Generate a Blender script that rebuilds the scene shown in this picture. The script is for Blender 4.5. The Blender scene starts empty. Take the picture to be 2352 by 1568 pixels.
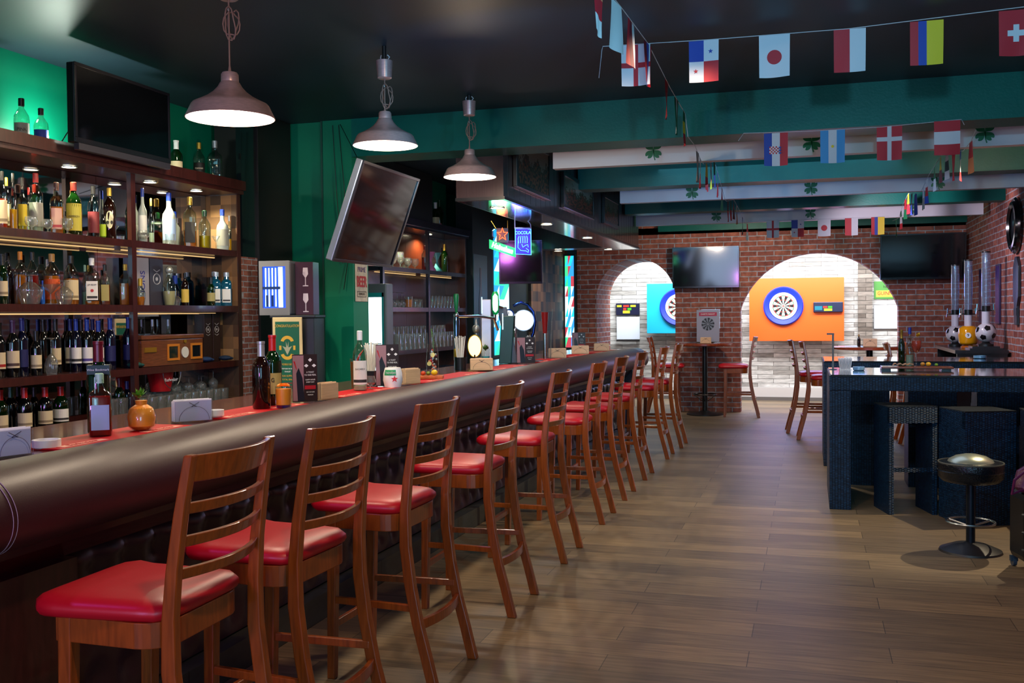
import bpy, bmesh, math, random
from mathutils import Vector, Matrix
random.seed(7)
C = bpy.context.scene.collection
SC = bpy.context.scene
PI = math.pi

# ---------------------------------------------------------------- camera
cd = bpy.data.cameras.new('camera'); cam = bpy.data.objects.new('camera', cd); C.objects.link(cam)
cd.sensor_width = 36; cd.lens = 36 * 2287 / 2352; cd.clip_start = .05; cd.clip_end = 80
_r = Vector((.95829, .28565, -.00919)); _u = Vector((.00106, .02861, .99959)); 
_r.normalize(); _b = _r.cross(_u).normalized(); _u = _b.cross(_r)
cam.matrix_world = Matrix(((_r.x, _u.x, _b.x, 0), (_r.y, _u.y, _b.y, 0), (_r.z, _u.z, _b.z, 1.5), (0, 0, 0, 1)))
SC.camera = cam
# ---------------------------------------------------------------- world, view
w = bpy.data.worlds.new('world'); SC.world = w; w.use_nodes = True
w.node_tree.nodes['Background'].inputs[0].default_value = (.10, .22, .30, 1)
w.node_tree.nodes['Background'].inputs[1].default_value = .02
vs = SC.view_settings; vs.view_transform = 'Standard'; vs.look = 'None'; vs.gamma = 1; vs.exposure = .35; vs.use_curve_mapping = False
try:
    SC.cycles.transparent_max_bounces = 24; SC.cycles.max_bounces = 10; SC.cycles.sample_clamp_indirect = 4
    SC.cycles.caustics_reflective = False; SC.cycles.caustics_refractive = False
except Exception: pass

def area(name, loc, aim, size, power, col, sy=None, spread=180):
    l = bpy.data.lights.new(name, 'AREA'); l.energy = power; l.color = col; l.size = size
    if sy: l.shape = 'RECTANGLE'; l.size_y = sy
    l.spread = math.radians(spread)
    o = bpy.data.objects.new(name, l); C.objects.link(o); o.location = loc
    o.rotation_euler = (Vector(aim) - Vector(loc)).to_track_quat('-Z', 'Y').to_euler(); return o
def point(name, loc, power, col, r=.03):
    l = bpy.data.lights.new(name, 'POINT'); l.energy = power; l.color = col; l.shadow_soft_size = r
    o = bpy.data.objects.new(name, l); C.objects.link(o); o.location = loc; return o
def spot(name, loc, aim, power, col, ang=60, r=.04, blend=.4):
    l = bpy.data.lights.new(name, 'SPOT'); l.energy = power; l.color = col; l.shadow_soft_size = r
    l.spot_size = math.radians(ang); l.spot_blend = blend
    o = bpy.data.objects.new(name, l); C.objects.link(o); o.location = loc
    o.rotation_euler = (Vector(aim) - Vector(loc)).to_track_quat('-Z', 'Y').to_euler(); return o

# daylight from the street windows behind the photographer, the coloured party lights of the pub, and added fills
area('window_daylight', (1.2, -2.9, 1.65), (.6, 6, 1.4), 1.6, 60, (.3, .7, 1), 1.8)
area('entrance_daylight', (-2.6, -2.9, 1.65), (-2.2, 5, 1.0), 1.5, 34, (.55, .68, 1), 1.8)
area('violet_party_light', (-1.9, -.5, 1.25), (-1.7, 3, .7), .25, 13, (.8, .2, 1))
spot('blue_ceiling_spot', (.3, 3.0, 2.5), (-1.0, 7.6, 2.9), 90, (.2, .62, .85), 110)
spot('violet_ceiling_spot', (-3.3, 1.4, 2.6), (-1.7, 2.6, .6), 22, (.75, .15, 1), 90)
spot('warm_floor_spot', (1.8, 8.0, 2.93), (.6, 5.8, 0), 190, (1, .82, .55), 115, .02)
spot('warm_aisle_spot', (-.6, 5.0, 2.9), (-.8, 5.2, 0), 36, (1, .72, .5), 130, .1)
spot('warm_front_spot', (-.4, 1.6, 2.9), (-1.6, 2.8, .7), 60, (1, .68, .42), 120, .06)
spot('far_floor_spot', (-.2, 9.8, 2.6), (-.2, 10.6, 0), 60, (1, .9, .75), 120, .1)
spot('blue_back_spot', (-.9, 8.3, 2.25), (-.4, 12.4, 2.7), 26, (.08, .5, 1), 120)
spot('blue_left_beam_spot', (-1.6, 4.4, 2.35), (-1.4, 6.9, 2.85), 12, (.08, .55, 1), 120)
area('lounge_ambient', (-.3, 8.6, 2.64), (-.3, 9.2, 0), 2.2, 20, (.5, .65, 1), 3)
spot('back_bar_fill', (-2.95, 4.7, 2.93), (-3.95, 4.8, 1.4), 46, (1, .78, .5), 120, .08)  # added front fill for the bottles, without a fitting
spot('counter_spot', (-2.9, 8.6, 2.9), (-2.6, 8.4, 1.1), 30, (.8, .85, 1), 110, .08)
spot('brick_wall_spot', (-.9, 13.5, 2.55), (-1.3, 15.3, 2.2), 50, (1, .75, .6), 120, .1)
spot('corner_brick_spot', (.6, 11.2, 2.55), (2.1, 13.6, 1.4), 90, (.9, .72, .85), 110, .1)
spot('rear_wall_fill', (.2, -.6, 2.9), (-.2, -3, 1.5), 60, (1, .8, .6), 130, .1)  # added to light the rear wall for the mirrors
# bright white lighting of the darts alcove
area('alcove_light', (-.2, 16.3, 2.55), (-.2, 17.4, 1.0), 3.6, 115, (.95, .98, 1), .5)
area('alcove_light_small', (-2.6, 16.6, 2.55), (-2.6, 17.4, 1.0), .9, 40, (.9, .97, 1), .5)
area('alcove_floor_glow', (-.6, 16.9, 1.9), (-.5, 15.0, 0), 3.0, 24, (.12, .35, 1), .5, 140)
area('rear_beam_fill', (-.1, 13.40, 2.86), (-.1, 15.0, 2.84), 3.6, 5, (.7, 1, .8), .04)  # added fill for the last green beam, not an alcove fitting

# ---------------------------------------------------------------- materials
def lin(h):
    if not isinstance(h, str): return tuple(h)
    v = [int(h[i:i+2], 16) / 255 for i in (0, 2, 4)]
    return tuple(x / 12.92 if x <= .04045 else ((x + .055) / 1.055) ** 2.4 for x in v)
MATS = {}
def mat(name, col='808080', rough=.5, metal=0, spec=.5, emis=None, es=0, coat=0, bump=None, noise=None, trans=0, sheen=0):
    if name in MATS: return MATS[name]
    m = bpy.data.materials.new(name); m.use_nodes = True; nt = m.node_tree; p = nt.nodes['Principled BSDF']
    c = lin(col); p.inputs['Base Color'].default_value = (*c, 1)
    p.inputs['Roughness'].default_value = rough; p.inputs['Metallic'].default_value = metal
    p.inputs['Specular IOR Level'].default_value = spec; p.inputs['Coat Weight'].default_value = coat
    p.inputs['Coat Roughness'].default_value = .08; p.inputs['Transmission Weight'].default_value = trans
    if emis: p.inputs['Emission Color'].default_value = (*lin(emis), 1); p.inputs['Emission Strength'].default_value = es
    tc = nt.nodes.new('ShaderNodeTexCoord')
    if noise:   # (scale, amount, stretch vector)
        sc, am, st = noise
        mp = nt.nodes.new('ShaderNodeMapping'); mp.inputs['Scale'].default_value = st; nt.links.new(tc.outputs['Object'], mp.inputs[0])
        n = nt.nodes.new('ShaderNodeTexNoise'); n.inputs['Scale'].default_value = sc; n.inputs['Detail'].default_value = 4; nt.links.new(mp.outputs[0], n.inputs[0])
        r = nt.nodes.new('ShaderNodeMapRange'); r.inputs[1].default_value = .25; r.inputs[2].default_value = .75
        r.inputs[3].default_value = 1 - am; r.inputs[4].default_value = 1 + am; nt.links.new(n.outputs[0], r.inputs[0])
        x = nt.nodes.new('ShaderNodeMix'); x.data_type = 'RGBA'; x.blend_type = 'MULTIPLY'; x.inputs[0].default_value = 1
        x.inputs[6].default_value = (*c, 1); nt.links.new(r.outputs[0], x.inputs[7]); nt.links.new(x.outputs[2], p.inputs['Base Color'])
    if bump:   # (scale, strength)
        n = nt.nodes.new('ShaderNodeTexNoise'); n.inputs['Scale'].default_value = bump[0]; nt.links.new(tc.outputs['Object'], n.inputs[0])
        b = nt.nodes.new('ShaderNodeBump'); b.inputs['Strength'].default_value = bump[1]; b.inputs['Distance'].default_value = .004
        nt.links.new(n.outputs[0], b.inputs['Height']); nt.links.new(b.outputs[0], p.inputs['Normal'])
    MATS[name] = m; return m
def emat(name, col, s):
    return mat(name, '000000', .5, emis=col, es=s)
def glassy(name, col, gloss=.5, rough=.03, body=0.0, bcol=None):
    """thin clear glass: see-through tint, reflection stronger at grazing angles, optional milky body"""
    if name in MATS: return MATS[name]
    m = bpy.data.materials.new(name); m.use_nodes = True; nt = m.node_tree; nt.nodes.clear()
    o = nt.nodes.new('ShaderNodeOutputMaterial'); t = nt.nodes.new('ShaderNodeBsdfTransparent'); g = nt.nodes.new('ShaderNodeBsdfGlossy')
    t.inputs[0].default_value = (*lin(col), 1); g.inputs['Roughness'].default_value = rough
    f = nt.nodes.new('ShaderNodeLayerWeight'); f.inputs[0].default_value = .35
    mr = nt.nodes.new('ShaderNodeMapRange'); mr.inputs[3].default_value = .05; mr.inputs[4].default_value = gloss; nt.links.new(f.outputs['Facing'], mr.inputs[0])
    mx = nt.nodes.new('ShaderNodeMixShader'); nt.links.new(mr.outputs[0], mx.inputs[0])
    if body > 0:
        d = nt.nodes.new('ShaderNodeBsdfDiffuse'); d.inputs[0].default_value = (*lin(bcol or col), 1)
        m2 = nt.nodes.new('ShaderNodeMixShader'); m2.inputs[0].default_value = body
        nt.links.new(t.outputs[0], m2.inputs[1]); nt.links.new(d.outputs[0], m2.inputs[2]); nt.links.new(m2.outputs[0], mx.inputs[1])
    else: nt.links.new(t.outputs[0], mx.inputs[1])
    nt.links.new(g.outputs[0], mx.inputs[2]); nt.links.new(mx.outputs[0], o.inputs[0]); MATS[name] = m; return m

def uvnodes(nt, u, v, off=(0, 0)):
    tc = nt.nodes.new('ShaderNodeTexCoord'); s = nt.nodes.new('ShaderNodeSeparateXYZ'); nt.links.new(tc.outputs['Object'], s.inputs[0])
    c = nt.nodes.new('ShaderNodeCombineXYZ')
    def comp(spec, o):
        if len(spec) == 1: src = s.outputs['XYZ'.index(spec)]
        else:
            a = nt.nodes.new('ShaderNodeMath'); a.operation = 'ADD'
            nt.links.new(s.outputs['XYZ'.index(spec[0])], a.inputs[0]); nt.links.new(s.outputs['XYZ'.index(spec[1])], a.inputs[1]); src = a.outputs[0]
        b = nt.nodes.new('ShaderNodeMath'); b.operation = 'ADD'; b.inputs[1].default_value = o; nt.links.new(src, b.inputs[0]); return b.outputs[0]
    nt.links.new(comp(u, off[0]), c.inputs[0]); nt.links.new(comp(v, off[1]), c.inputs[1]); return c.outputs[0]
def bricky(name, u, v, bw, bh, mortar, c1, c2, cm, rough=.8, bump=.6, grain=None, off=(0, 0), offset=.5, nz=(6, .35), msm=.2, dist=.006, coat=0):
    if name in MATS: return MATS[name]
    m = bpy.data.materials.new(name); m.use_nodes = True; nt = m.node_tree; p = nt.nodes['Principled BSDF']; p.inputs['Roughness'].default_value = rough
    p.inputs['Coat Weight'].default_value = coat; p.inputs['Coat Roughness'].default_value = .25
    uv = uvnodes(nt, u, v, off)
    b = nt.nodes.new('ShaderNodeTexBrick'); b.offset = offset; b.inputs['Scale'].default_value = 1; b.inputs['Brick Width'].default_value = bw
    b.inputs['Row Height'].default_value = bh; b.inputs['Mortar Size'].default_value = mortar; b.inputs['Mortar Smooth'].default_value = msm
    b.inputs['Color1'].default_value = (*lin(c1), 1); b.inputs['Color2'].default_value = (*lin(c2), 1); b.inputs['Mortar'].default_value = (*lin(cm), 1)
    if grain is None:
        wn = nt.nodes.new('ShaderNodeTexNoise'); wn.inputs['Scale'].default_value = 9; nt.links.new(uv, wn.inputs[0])
        vm = nt.nodes.new('ShaderNodeVectorMath'); vm.operation = 'MULTIPLY_ADD'; vm.inputs[1].default_value = (.012, .012, 0)
        nt.links.new(wn.outputs['Color'], vm.inputs[0]); nt.links.new(uv, vm.inputs[2]); nt.links.new(vm.outputs[0], b.inputs[0])
    else: nt.links.new(uv, b.inputs[0])
    mp = nt.nodes.new('ShaderNodeMapping'); mp.inputs['Scale'].default_value = grain or (1, 1, 1); nt.links.new(uv, mp.inputs[0])
    n = nt.nodes.new('ShaderNodeTexNoise'); n.inputs['Scale'].default_value = nz[0]; n.inputs['Detail'].default_value = 6; nt.links.new(mp.outputs[0], n.inputs[0])
    r = nt.nodes.new('ShaderNodeMapRange'); r.inputs[1].default_value = .3; r.inputs[2].default_value = .7
    r.inputs[3].default_value = 1 - nz[1]; r.inputs[4].default_value = 1 + nz[1]; nt.links.new(n.outputs[0], r.inputs[0])
    x = nt.nodes.new('ShaderNodeMix'); x.data_type = 'RGBA'; x.blend_type = 'MULTIPLY'; x.inputs[0].default_value = 1
    nt.links.new(b.outputs['Color'], x.inputs[6]); nt.links.new(r.outputs[0], x.inputs[7]); nt.links.new(x.outputs[2], p.inputs['Base Color'])
    iv = nt.nodes.new('ShaderNodeMath'); iv.operation = 'MULTIPLY_ADD'; iv.inputs[1].default_value = -1; nt.links.new(b.outputs['Fac'], iv.inputs[0])
    n2 = nt.nodes.new('ShaderNodeMath'); n2.operation = 'MULTIPLY'; n2.inputs[1].default_value = .4; nt.links.new(n.outputs[0], n2.inputs[0]); nt.links.new(n2.outputs[0], iv.inputs[2])
    bp = nt.nodes.new('ShaderNodeBump'); bp.inputs['Strength'].default_value = bump; bp.inputs['Distance'].default_value = dist
    nt.links.new(iv.outputs[0], bp.inputs['Height']); nt.links.new(bp.outputs[0], p.inputs['Normal']); MATS[name] = m; return m
def patchwork(name, u, v, cell, cols, rough=.6):
    m = bpy.data.materials.new(name); m.use_nodes = True; nt = m.node_tree; p = nt.nodes['Principled BSDF']; p.inputs['Roughness'].default_value = rough
    uv = uvnodes(nt, u, v); d = nt.nodes.new('ShaderNodeVectorMath'); d.operation = 'DIVIDE'; d.inputs[1].default_value = (*cell, 1); nt.links.new(uv, d.inputs[0])
    f = nt.nodes.new('ShaderNodeVectorMath'); f.operation = 'FLOOR'; nt.links.new(d.outputs[0], f.inputs[0])
    wn = nt.nodes.new('ShaderNodeTexWhiteNoise'); wn.noise_dimensions = '2D'; nt.links.new(f.outputs[0], wn.inputs['Vector'])
    cr = nt.nodes.new('ShaderNodeValToRGB'); cr.color_ramp.interpolation = 'CONSTANT'
    for i, cc in enumerate(cols):
        e = cr.color_ramp.elements[i] if i < 2 else cr.color_ramp.elements.new(i / len(cols))
        e.position = i / len(cols); e.color = (*lin(cc), 1)
    nt.links.new(wn.outputs['Value'], cr.inputs[0]); nt.links.new(cr.outputs[0], p.inputs['Base Color'])
    bp = nt.nodes.new('ShaderNodeBump'); bp.inputs['Strength'].default_value = .8; bp.inputs['Distance'].default_value = .02
    nt.links.new(wn.outputs['Value'], bp.inputs['Height']); nt.links.new(bp.outputs[0], p.inputs['Normal']); MATS[name] = m; return m

M = dict(
 ceiling=mat('ceiling_paint', '1e303e', .5, noise=(1.2, .25, (1, 1, 1))),
 green=mat('green_paint', '006e52', .45, spec=.3, noise=(3, .12, (1, 1, 1))),
 beamgreen=mat('green_beam_paint', '005e54', .42, spec=.3, noise=(5, .12, (1, 1, 1)), bump=(60, .2)),
 white_beam=mat('white_beam_paint', 'c9cbd2', .5), black=mat('black_paint', '0b0c0d', .5), dark=mat('near_black', '101114', .35),
 wood_dark=mat('dark_mahogany', '3a1714', .3, coat=.3, noise=(9, .35, (1, 6, 1))), wood_black=mat('black_stained_wood', '1c1416', .25, coat=.4, noise=(8, .3, (6, 6, .5))),
 wood_soffit=mat('canopy_wood', '38282a', .3, coat=.4, noise=(14, .3, (8, 8, .4))),
 bar_top=mat('bar_top_wood', '5a3028', .22, coat=.5, noise=(7, .3, (6, 1, 1))), apron=mat('bar_apron_wood', '4d0f14', .2, coat=.6, noise=(7, .3, (1, .7, 6))),
 leather_bar=mat('brown_bar_leather', '3c1b20', .42, spec=.4, bump=(420, .10)), tuft=mat('tufted_leather', '2f1a22', .28, bump=(300, .06)),
 seat=mat('red_vinyl', 'bc0c20', .38, bump=(420, .08)), stool_wood=mat('stool_wood', '8e4212', .28, coat=.45, noise=(10, .35, (8, 8, .8))),
 chrome=mat('chrome', 'd8dde2', .12, 1), copper=mat('brushed_copper', 'dcb8b4', .3, .55, noise=(40, .15, (1, 1, 8))), steel=mat('steel', '9aa0a6', .3, 1),
 white=mat('white_plastic', 'e8eaee', .4), screen=mat('tv_screen', '030406', .07, spec=.8), bezel=mat('black_plastic', '0c0c0e', .3),
 paper=mat('white_paper', 'f0f2f6', .7), napkin=mat('tan_napkin', 'e6c6a4', .8), red_mat=mat('red_rubber_mat', 'b40414', .6, spec=.25), mat_print=mat('mat_print', 'e8a08c', .5),
 gold=mat('gold', 'c9a03c', .3, .8), mirror=mat('mirror_glass', 'bcb8b8', .03, 1),
 step=bricky('step_tile', 'Y', 'Z', .6, .15, .004, '3a3b36', '44443e', '26261f', .4, .2, grain=(1, 4, 1), nz=(6, .2)),
)
M['floor'] = bricky('wood_tile_floor', 'X', 'Y', 1.19, .2035, .0022, '6c5b46', '8e7758', '4a3e30', .46, .15, grain=(.7, 9, 1), off=(.255 + 11.9, -.008 + 20.35), nz=(5, .28), dist=.002, coat=0)
M['brick_x'] = bricky('red_brick_facing', 'X', 'Z', .245, .0755, .0075, 'a86450', '884a40', 'a6a6ac', .8, .8, nz=(14, .35))
M['brick_y'] = bricky('red_brick_side', 'Y', 'Z', .245, .0755, .0075, 'a86450', '884a40', 'a6a6ac', .8, .8, nz=(14, .35))
M['stone'] = bricky('white_ledger_stone', 'X', 'Z', .52, .073, .003, 'd8d6d2', '8f8a84', '55504c', .8, .9, grain=(1, 5, 1), nz=(7, .3), off=(5, 0), msm=.1, dist=.012)
M['patch'] = patchwork('wood_block_patchwork', 'Y', 'Z', (.14, .14), ['6b4a33', '3a2a22', '8a6444', '54402e', '2c2320', '7a563a'])
M['patch_x'] = patchwork('wood_block_patchwork_facing', 'X', 'Z', (.14, .14), ['6b4a33', '3a2a22', '8a6444', '54402e', '2c2320', '7a563a'])
M['reflected_patch'] = patchwork('reflected_wood_blocks', 'X', 'Z', (.085, .085), ['7c5838', '463022', '94704a', '624830', '3a2a1e', '6e5034'])  # reflection of a wood-block wall, painted onto the mirrored end panel
M['rattan'] = bricky('black_rattan_blue_highlights', 'Z', 'XY', .0125, .0205, .0030, '0b2740', '173f60', '010204', .3, .7, grain=(1, 1, 1), nz=(20, .3), msm=.8, dist=.006)  # blue highlights of the weave put into the strand colours
M['rattan_top'] = bricky('black_rattan_weave_top', 'X', 'Y', .026, .0115, .0028, '2a3034', '3a4044', '030406', .3, 1.0, grain=(1, 1, 1), nz=(20, .3), msm=.8, dist=.006)
M['glass'] = glassy('clear_glass', 'f6faf6', .5); M['glass2'] = glassy('sparkling_glass', 'f0f5f2', .8, .05, .06, 'ffffff')
M['glasstop'] = mat('black_table_glass', '10161a', .04, spec=.9, coat=1)

for k_ in ('rattan', 'rattan_top'):
    q_ = M[k_].node_tree.nodes['Principled BSDF']; q_.inputs['Specular IOR Level'].default_value = .3; q_.inputs['Roughness'].default_value = .42

# ---------------------------------------------------------------- mesh building
class MB:
    def __init__(s): s.v = []; s.f = []; s.m = []; s.cur = 0
    def add(s, vs, fs, m=None):
        n = len(s.v); s.v += [tuple(x) for x in vs]; s.f += [tuple(i + n for i in f) for f in fs]; s.m += [s.cur if m is None else m] * len(fs); return s
    def box(s, x0, x1, y0, y1, z0, z1, m=None):
        return s.add([(x, y, z) for z in (z0, z1) for y in (y0, y1) for x in (x0, x1)],
            [(0, 2, 3, 1), (4, 5, 7, 6), (0, 1, 5, 4), (2, 6, 7, 3), (0, 4, 6, 2), (1, 3, 7, 5)], m)
    def hexa(s, p, m=None):
        return s.add(p, [(0, 3, 2, 1), (4, 5, 6, 7), (0, 1, 5, 4), (1, 2, 6, 5), (2, 3, 7, 6), (3, 0, 4, 7)], m)
    def lathe(s, prof, c=(0, 0, 0), n=20, sq=0, m=None, cap=True, sx=1, sy=1, a0=0):
        vs = []
        for r, z in prof:
            for i in range(n):
                a = a0 + 2 * PI * i / n; cc, ss = math.cos(a), math.sin(a)
                k = 1 / (abs(cc) ** sq + abs(ss) ** sq) ** (1 / sq) if sq else 1
                vs.append((c[0] + r * k * cc * sx, c[1] + r * k * ss * sy, c[2] + z))
        fs = [(j * n + i, j * n + (i + 1) % n, (j + 1) * n + (i + 1) % n, (j + 1) * n + i) for j in range(len(prof) - 1) for i in range(n)]
        if cap: fs += [tuple(range(n - 1, -1, -1)), tuple((len(prof) - 1) * n + i for i in range(n))]
        return s.add(vs, fs, m)
    def cyl(s, c, r, h, n=20, m=None, r2=None): return s.lathe([(r, 0), (r if r2 is None else r2, h)], c, n, m=m)
    def tube(s, pts, r, n=8, m=None, cap=True, flat=1, rs=None, closed=False):
        pts = [Vector(p) for p in pts]; vs = []; k = len(pts); prev = None
        for j, p in enumerate(pts):
            if closed: d = (pts[(j + 1) % k] - pts[j - 1]).normalized()
            else: d = (pts[min(j + 1, k - 1)] - pts[max(j - 1, 0)]).normalized()
            if prev is None: a = Vector((0, 0, 1)) if abs(d.z) < .9 else Vector((1, 0, 0)); u = d.cross(a).normalized()
            else: u = (prev - d * prev.dot(d)).normalized()
            prev = u; v = d.cross(u); rr = rs[j] if rs else r
            vs += [p + u * math.cos(2 * PI * i / n) * rr + v * math.sin(2 * PI * i / n) * rr * flat for i in range(n)]
        kk = k if closed else k - 1
        fs = [(j * n + i, j * n + (i + 1) % n, ((j + 1) % k) * n + (i + 1) % n, ((j + 1) % k) * n + i) for j in range(kk) for i in range(n)]
        if cap and not closed: fs += [tuple(range(n - 1, -1, -1)), tuple((k - 1) * n + i for i in range(n))]
        return s.add(vs, fs, m)
    def bar(s, a, b, w, t, up=(0, 0, 1), m=None):
        """rectangular bar from a to b; w along side, t along up"""
        a, b, up = Vector(a), Vector(b), Vector(up); d = (b - a).normalized(); sd = d.cross(up).normalized() * w / 2; u = sd.cross(d).normalized() * t / 2
        return s.hexa([a - sd - u, a + sd - u, b + sd - u, b - sd - u, a - sd + u, a + sd + u, b + sd + u, b - sd + u], m)
    def sweep(s, secs, m=None, closed=True, cap=True):
        n = len(secs[0]); vs = [p for q in secs for p in q]
        fs = [(j * n + i, j * n + (i + 1) % n, (j + 1) * n + (i + 1) % n, (j + 1) * n + i) for j in range(len(secs) - 1) for i in range(n if closed else n - 1)]
        if cap and closed: fs += [tuple(range(n - 1, -1, -1)), tuple((len(secs) - 1) * n + i for i in range(n))]
        return s.add(vs, fs, m)
    def prism(s, poly, f, d0, d1, m=None):
        """poly of (u,v), f(u,v,d)->xyz, extruded d0..d1"""
        n = len(poly); vs = [f(u, v, d) for d in (d0, d1) for u, v in poly]
        return s.add(vs, [tuple(range(n - 1, -1, -1)), tuple(range(n, 2 * n))] + [(i, (i + 1) % n, n + (i + 1) % n, n + i) for i in range(n)], m)
    def sphere(s, c, r, n=16, k=10, m=None, sz=1):
        return s.lathe([(max(r * math.sin(PI * j / k), 1e-4), -r * sz * math.cos(PI * j / k)) for j in range(k + 1)], c, n, m=m, cap=False)
    def build(s, name, mats, parent=None, smooth=False, bevel=0, sub=0, loc=None, kind=None):
        me = bpy.data.meshes.new(name); me.from_pydata(s.v, [], s.f)
        if not isinstance(mats, (list, tuple)): mats = [mats]
        for x in mats: me.materials.append(M[x] if isinstance(x, str) else x)
        for p, mi in zip(me.polygons, s.m): p.material_index = mi
        bm = bmesh.new(); bm.from_mesh(me); bmesh.ops.recalc_face_normals(bm, faces=bm.faces); bm.to_mesh(me); bm.free()
        if smooth:
            for p in me.polygons: p.use_smooth = True
            if smooth != 2:
                try: me.set_sharp_from_angle(angle=math.radians(40))
                except Exception: pass
        o = bpy.data.objects.new(name, me); C.objects.link(o)
        if parent: o.parent = parent
        if loc: o.location = loc
        if bevel: b = o.modifiers.new('bevel', 'BEVEL'); b.width = bevel; b.segments = 2; b.limit_method = 'ANGLE'; b.angle_limit = math.radians(50)
        if sub: b = o.modifiers.new('sub', 'SUBSURF'); b.levels = sub; b.render_levels = sub
        if kind: o['kind'] = kind
        return o
def tag(o, label, cat, group=None, kind=None):
    o['label'] = label; o['category'] = cat
    if group: o['group'] = group
    if kind: o['kind'] = kind
    return o
def thing(name, label, cat, loc=(0, 0, 0), rz=0, group=None):
    o = bpy.data.objects.new(name, None); C.objects.link(o); o.location = loc; o.rotation_euler = (0, 0, rz); o.empty_display_size = .1
    return tag(o, label, cat, group)
def copy_tree(o, parent=None):
    c = o.copy(); C.objects.link(c)
    if parent: c.parent = parent
    for ch in list(KIDS.get(o.name, [])): copy_tree(ch, c)
    return c
KIDS = {}
def reg(root):
    for o in bpy.data.objects:
        if o.parent: KIDS.setdefault(o.parent.name, [])
        if o.parent and o not in KIDS[o.parent.name]: KIDS[o.parent.name].append(o)
def text(s, size, loc, right, up, m, parent=None, name='lettering', align='CENTER', ext=.0006, sx=1, bold=0):
    cu = bpy.data.curves.new(name, 'FONT'); cu.body = s; cu.size = size; cu.align_x = align; cu.align_y = 'CENTER'; cu.extrude = ext; cu.offset = bold
    cu.resolution_u = 3
    o = bpy.data.objects.new(name, cu); C.objects.link(o); cu.materials.append(M[m] if isinstance(m, str) else m)
    r = Vector(right).normalized(); u = Vector(up).normalized(); n = r.cross(u).normalized(); u = n.cross(r)
    mw = Matrix(((r.x * sx, u.x, n.x, loc[0]), (r.y * sx, u.y, n.y, loc[1]), (r.z * sx, u.z, n.z, loc[2]), (0, 0, 0, 1)))
    dg = bpy.context.evaluated_depsgraph_get(); me = bpy.data.meshes.new_from_object(o.evaluated_get(dg), depsgraph=dg); me.materials.clear(); me.materials.append(M[m] if isinstance(m, str) else m)
    bpy.data.objects.remove(o); bpy.data.curves.remove(cu)
    o = bpy.data.objects.new(name, me); C.objects.link(o)
    if parent: o.parent = parent
    o.matrix_local = mw; return o
def disc(mb, c, r, n, axis_n, th, m=None):
    """coin centred c facing axis_n"""
    c = Vector(c); nn = Vector(axis_n).normalized(); a = Vector((0, 0, 1)) if abs(nn.z) < .9 else Vector((1, 0, 0)); u = nn.cross(a).normalized(); v = nn.cross(u)
    f = lambda p, q, d: c + u * p + v * q + nn * d
    mb.prism([(r * math.cos(2 * PI * i / n), r * math.sin(2 * PI * i / n)) for i in range(n)], f, -th / 2, th / 2, m)

# ================================================================ SETTING
def struct(name, mb, m, **k): return mb.build(name, m, kind='structure', **k)
CE = 2.99
struct('floor', MB().box(-4.35, 2.2, -3.1, 18, -.1, 0), 'floor')
struct('ceiling', MB().box(-4.35, 2.2, -3.1, 15.3, CE, CE + .1), 'ceiling')
struct('wall_left', MB().box(-4.35, -4.25, -3.1, 15.3, 0, CE), 'green')
struct('wall_right', MB().box(2.12, 2.22, -3.1, 15.3, 0, CE), 'brick_y')
# rear wall with two tall street windows
rw = MB()
for a, b, c, d in [(-4.25, -3.4, 0, CE), (-1.8, .3, 0, CE), (2.0, 2.12, 0, CE), (-3.4, -1.8, 0, .7), (-3.4, -1.8, 2.6, CE), (.3, 2.0, 0, .7), (.3, 2.0, 2.6, CE)]: rw.box(a, b, -3.1, -3.0, c, d)
struct('wall_rear', rw, 'patch_x')
cbk = thing('chalkboard', 'wooden-framed chalkboard with HAPPY HOUR PROMO lettering on the wood-block rear wall', 'chalkboard', (-.75, -2.999, 1.35))
MB().box(-.5, .5, 0, .02, 0, .5).build('slate', mat('slate', '141618', .8), cbk)
for q in ((-.54, -.5, 0, .03, -.04, .54), (.5, .54, 0, .03, -.04, .54), (-.5, .5, 0, .03, -.04, 0), (-.5, .5, 0, .03, .5, .54)): MB().box(*q).build('frame_rail', mat('oak', '9c6c34', .5), cbk)
for s_, z in (('HAPPY HOUR', .33), ('PROMO', .15)): text(s_, .14, (0, .0215, z), (-1, 0, 0), (0, 0, 1), mat('chalk', 'b8b8b0', .8), cbk)
for i, (a, b) in enumerate([(-3.4, -1.8), (.3, 2.0)]):
    wf = MB().box(a, a + .05, -3.08, -3.02, .7, 2.6).box(b - .05, b, -3.08, -3.02, .7, 2.6).box(a, b, -3.08, -3.02, .7, .75).box(a, b, -3.08, -3.02, 2.55, 2.6).box((a + b) / 2 - .02, (a + b) / 2 + .02, -3.08, -3.02, .75, 2.55)
    o = struct('window_%d' % (i + 1), wf, 'white')
    MB().box(a + .05, b - .05, -3.06, -3.05, .75, 2.55).build('pane', emat('street_daylight', 'a8d8ff', 1.2), o)

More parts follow.
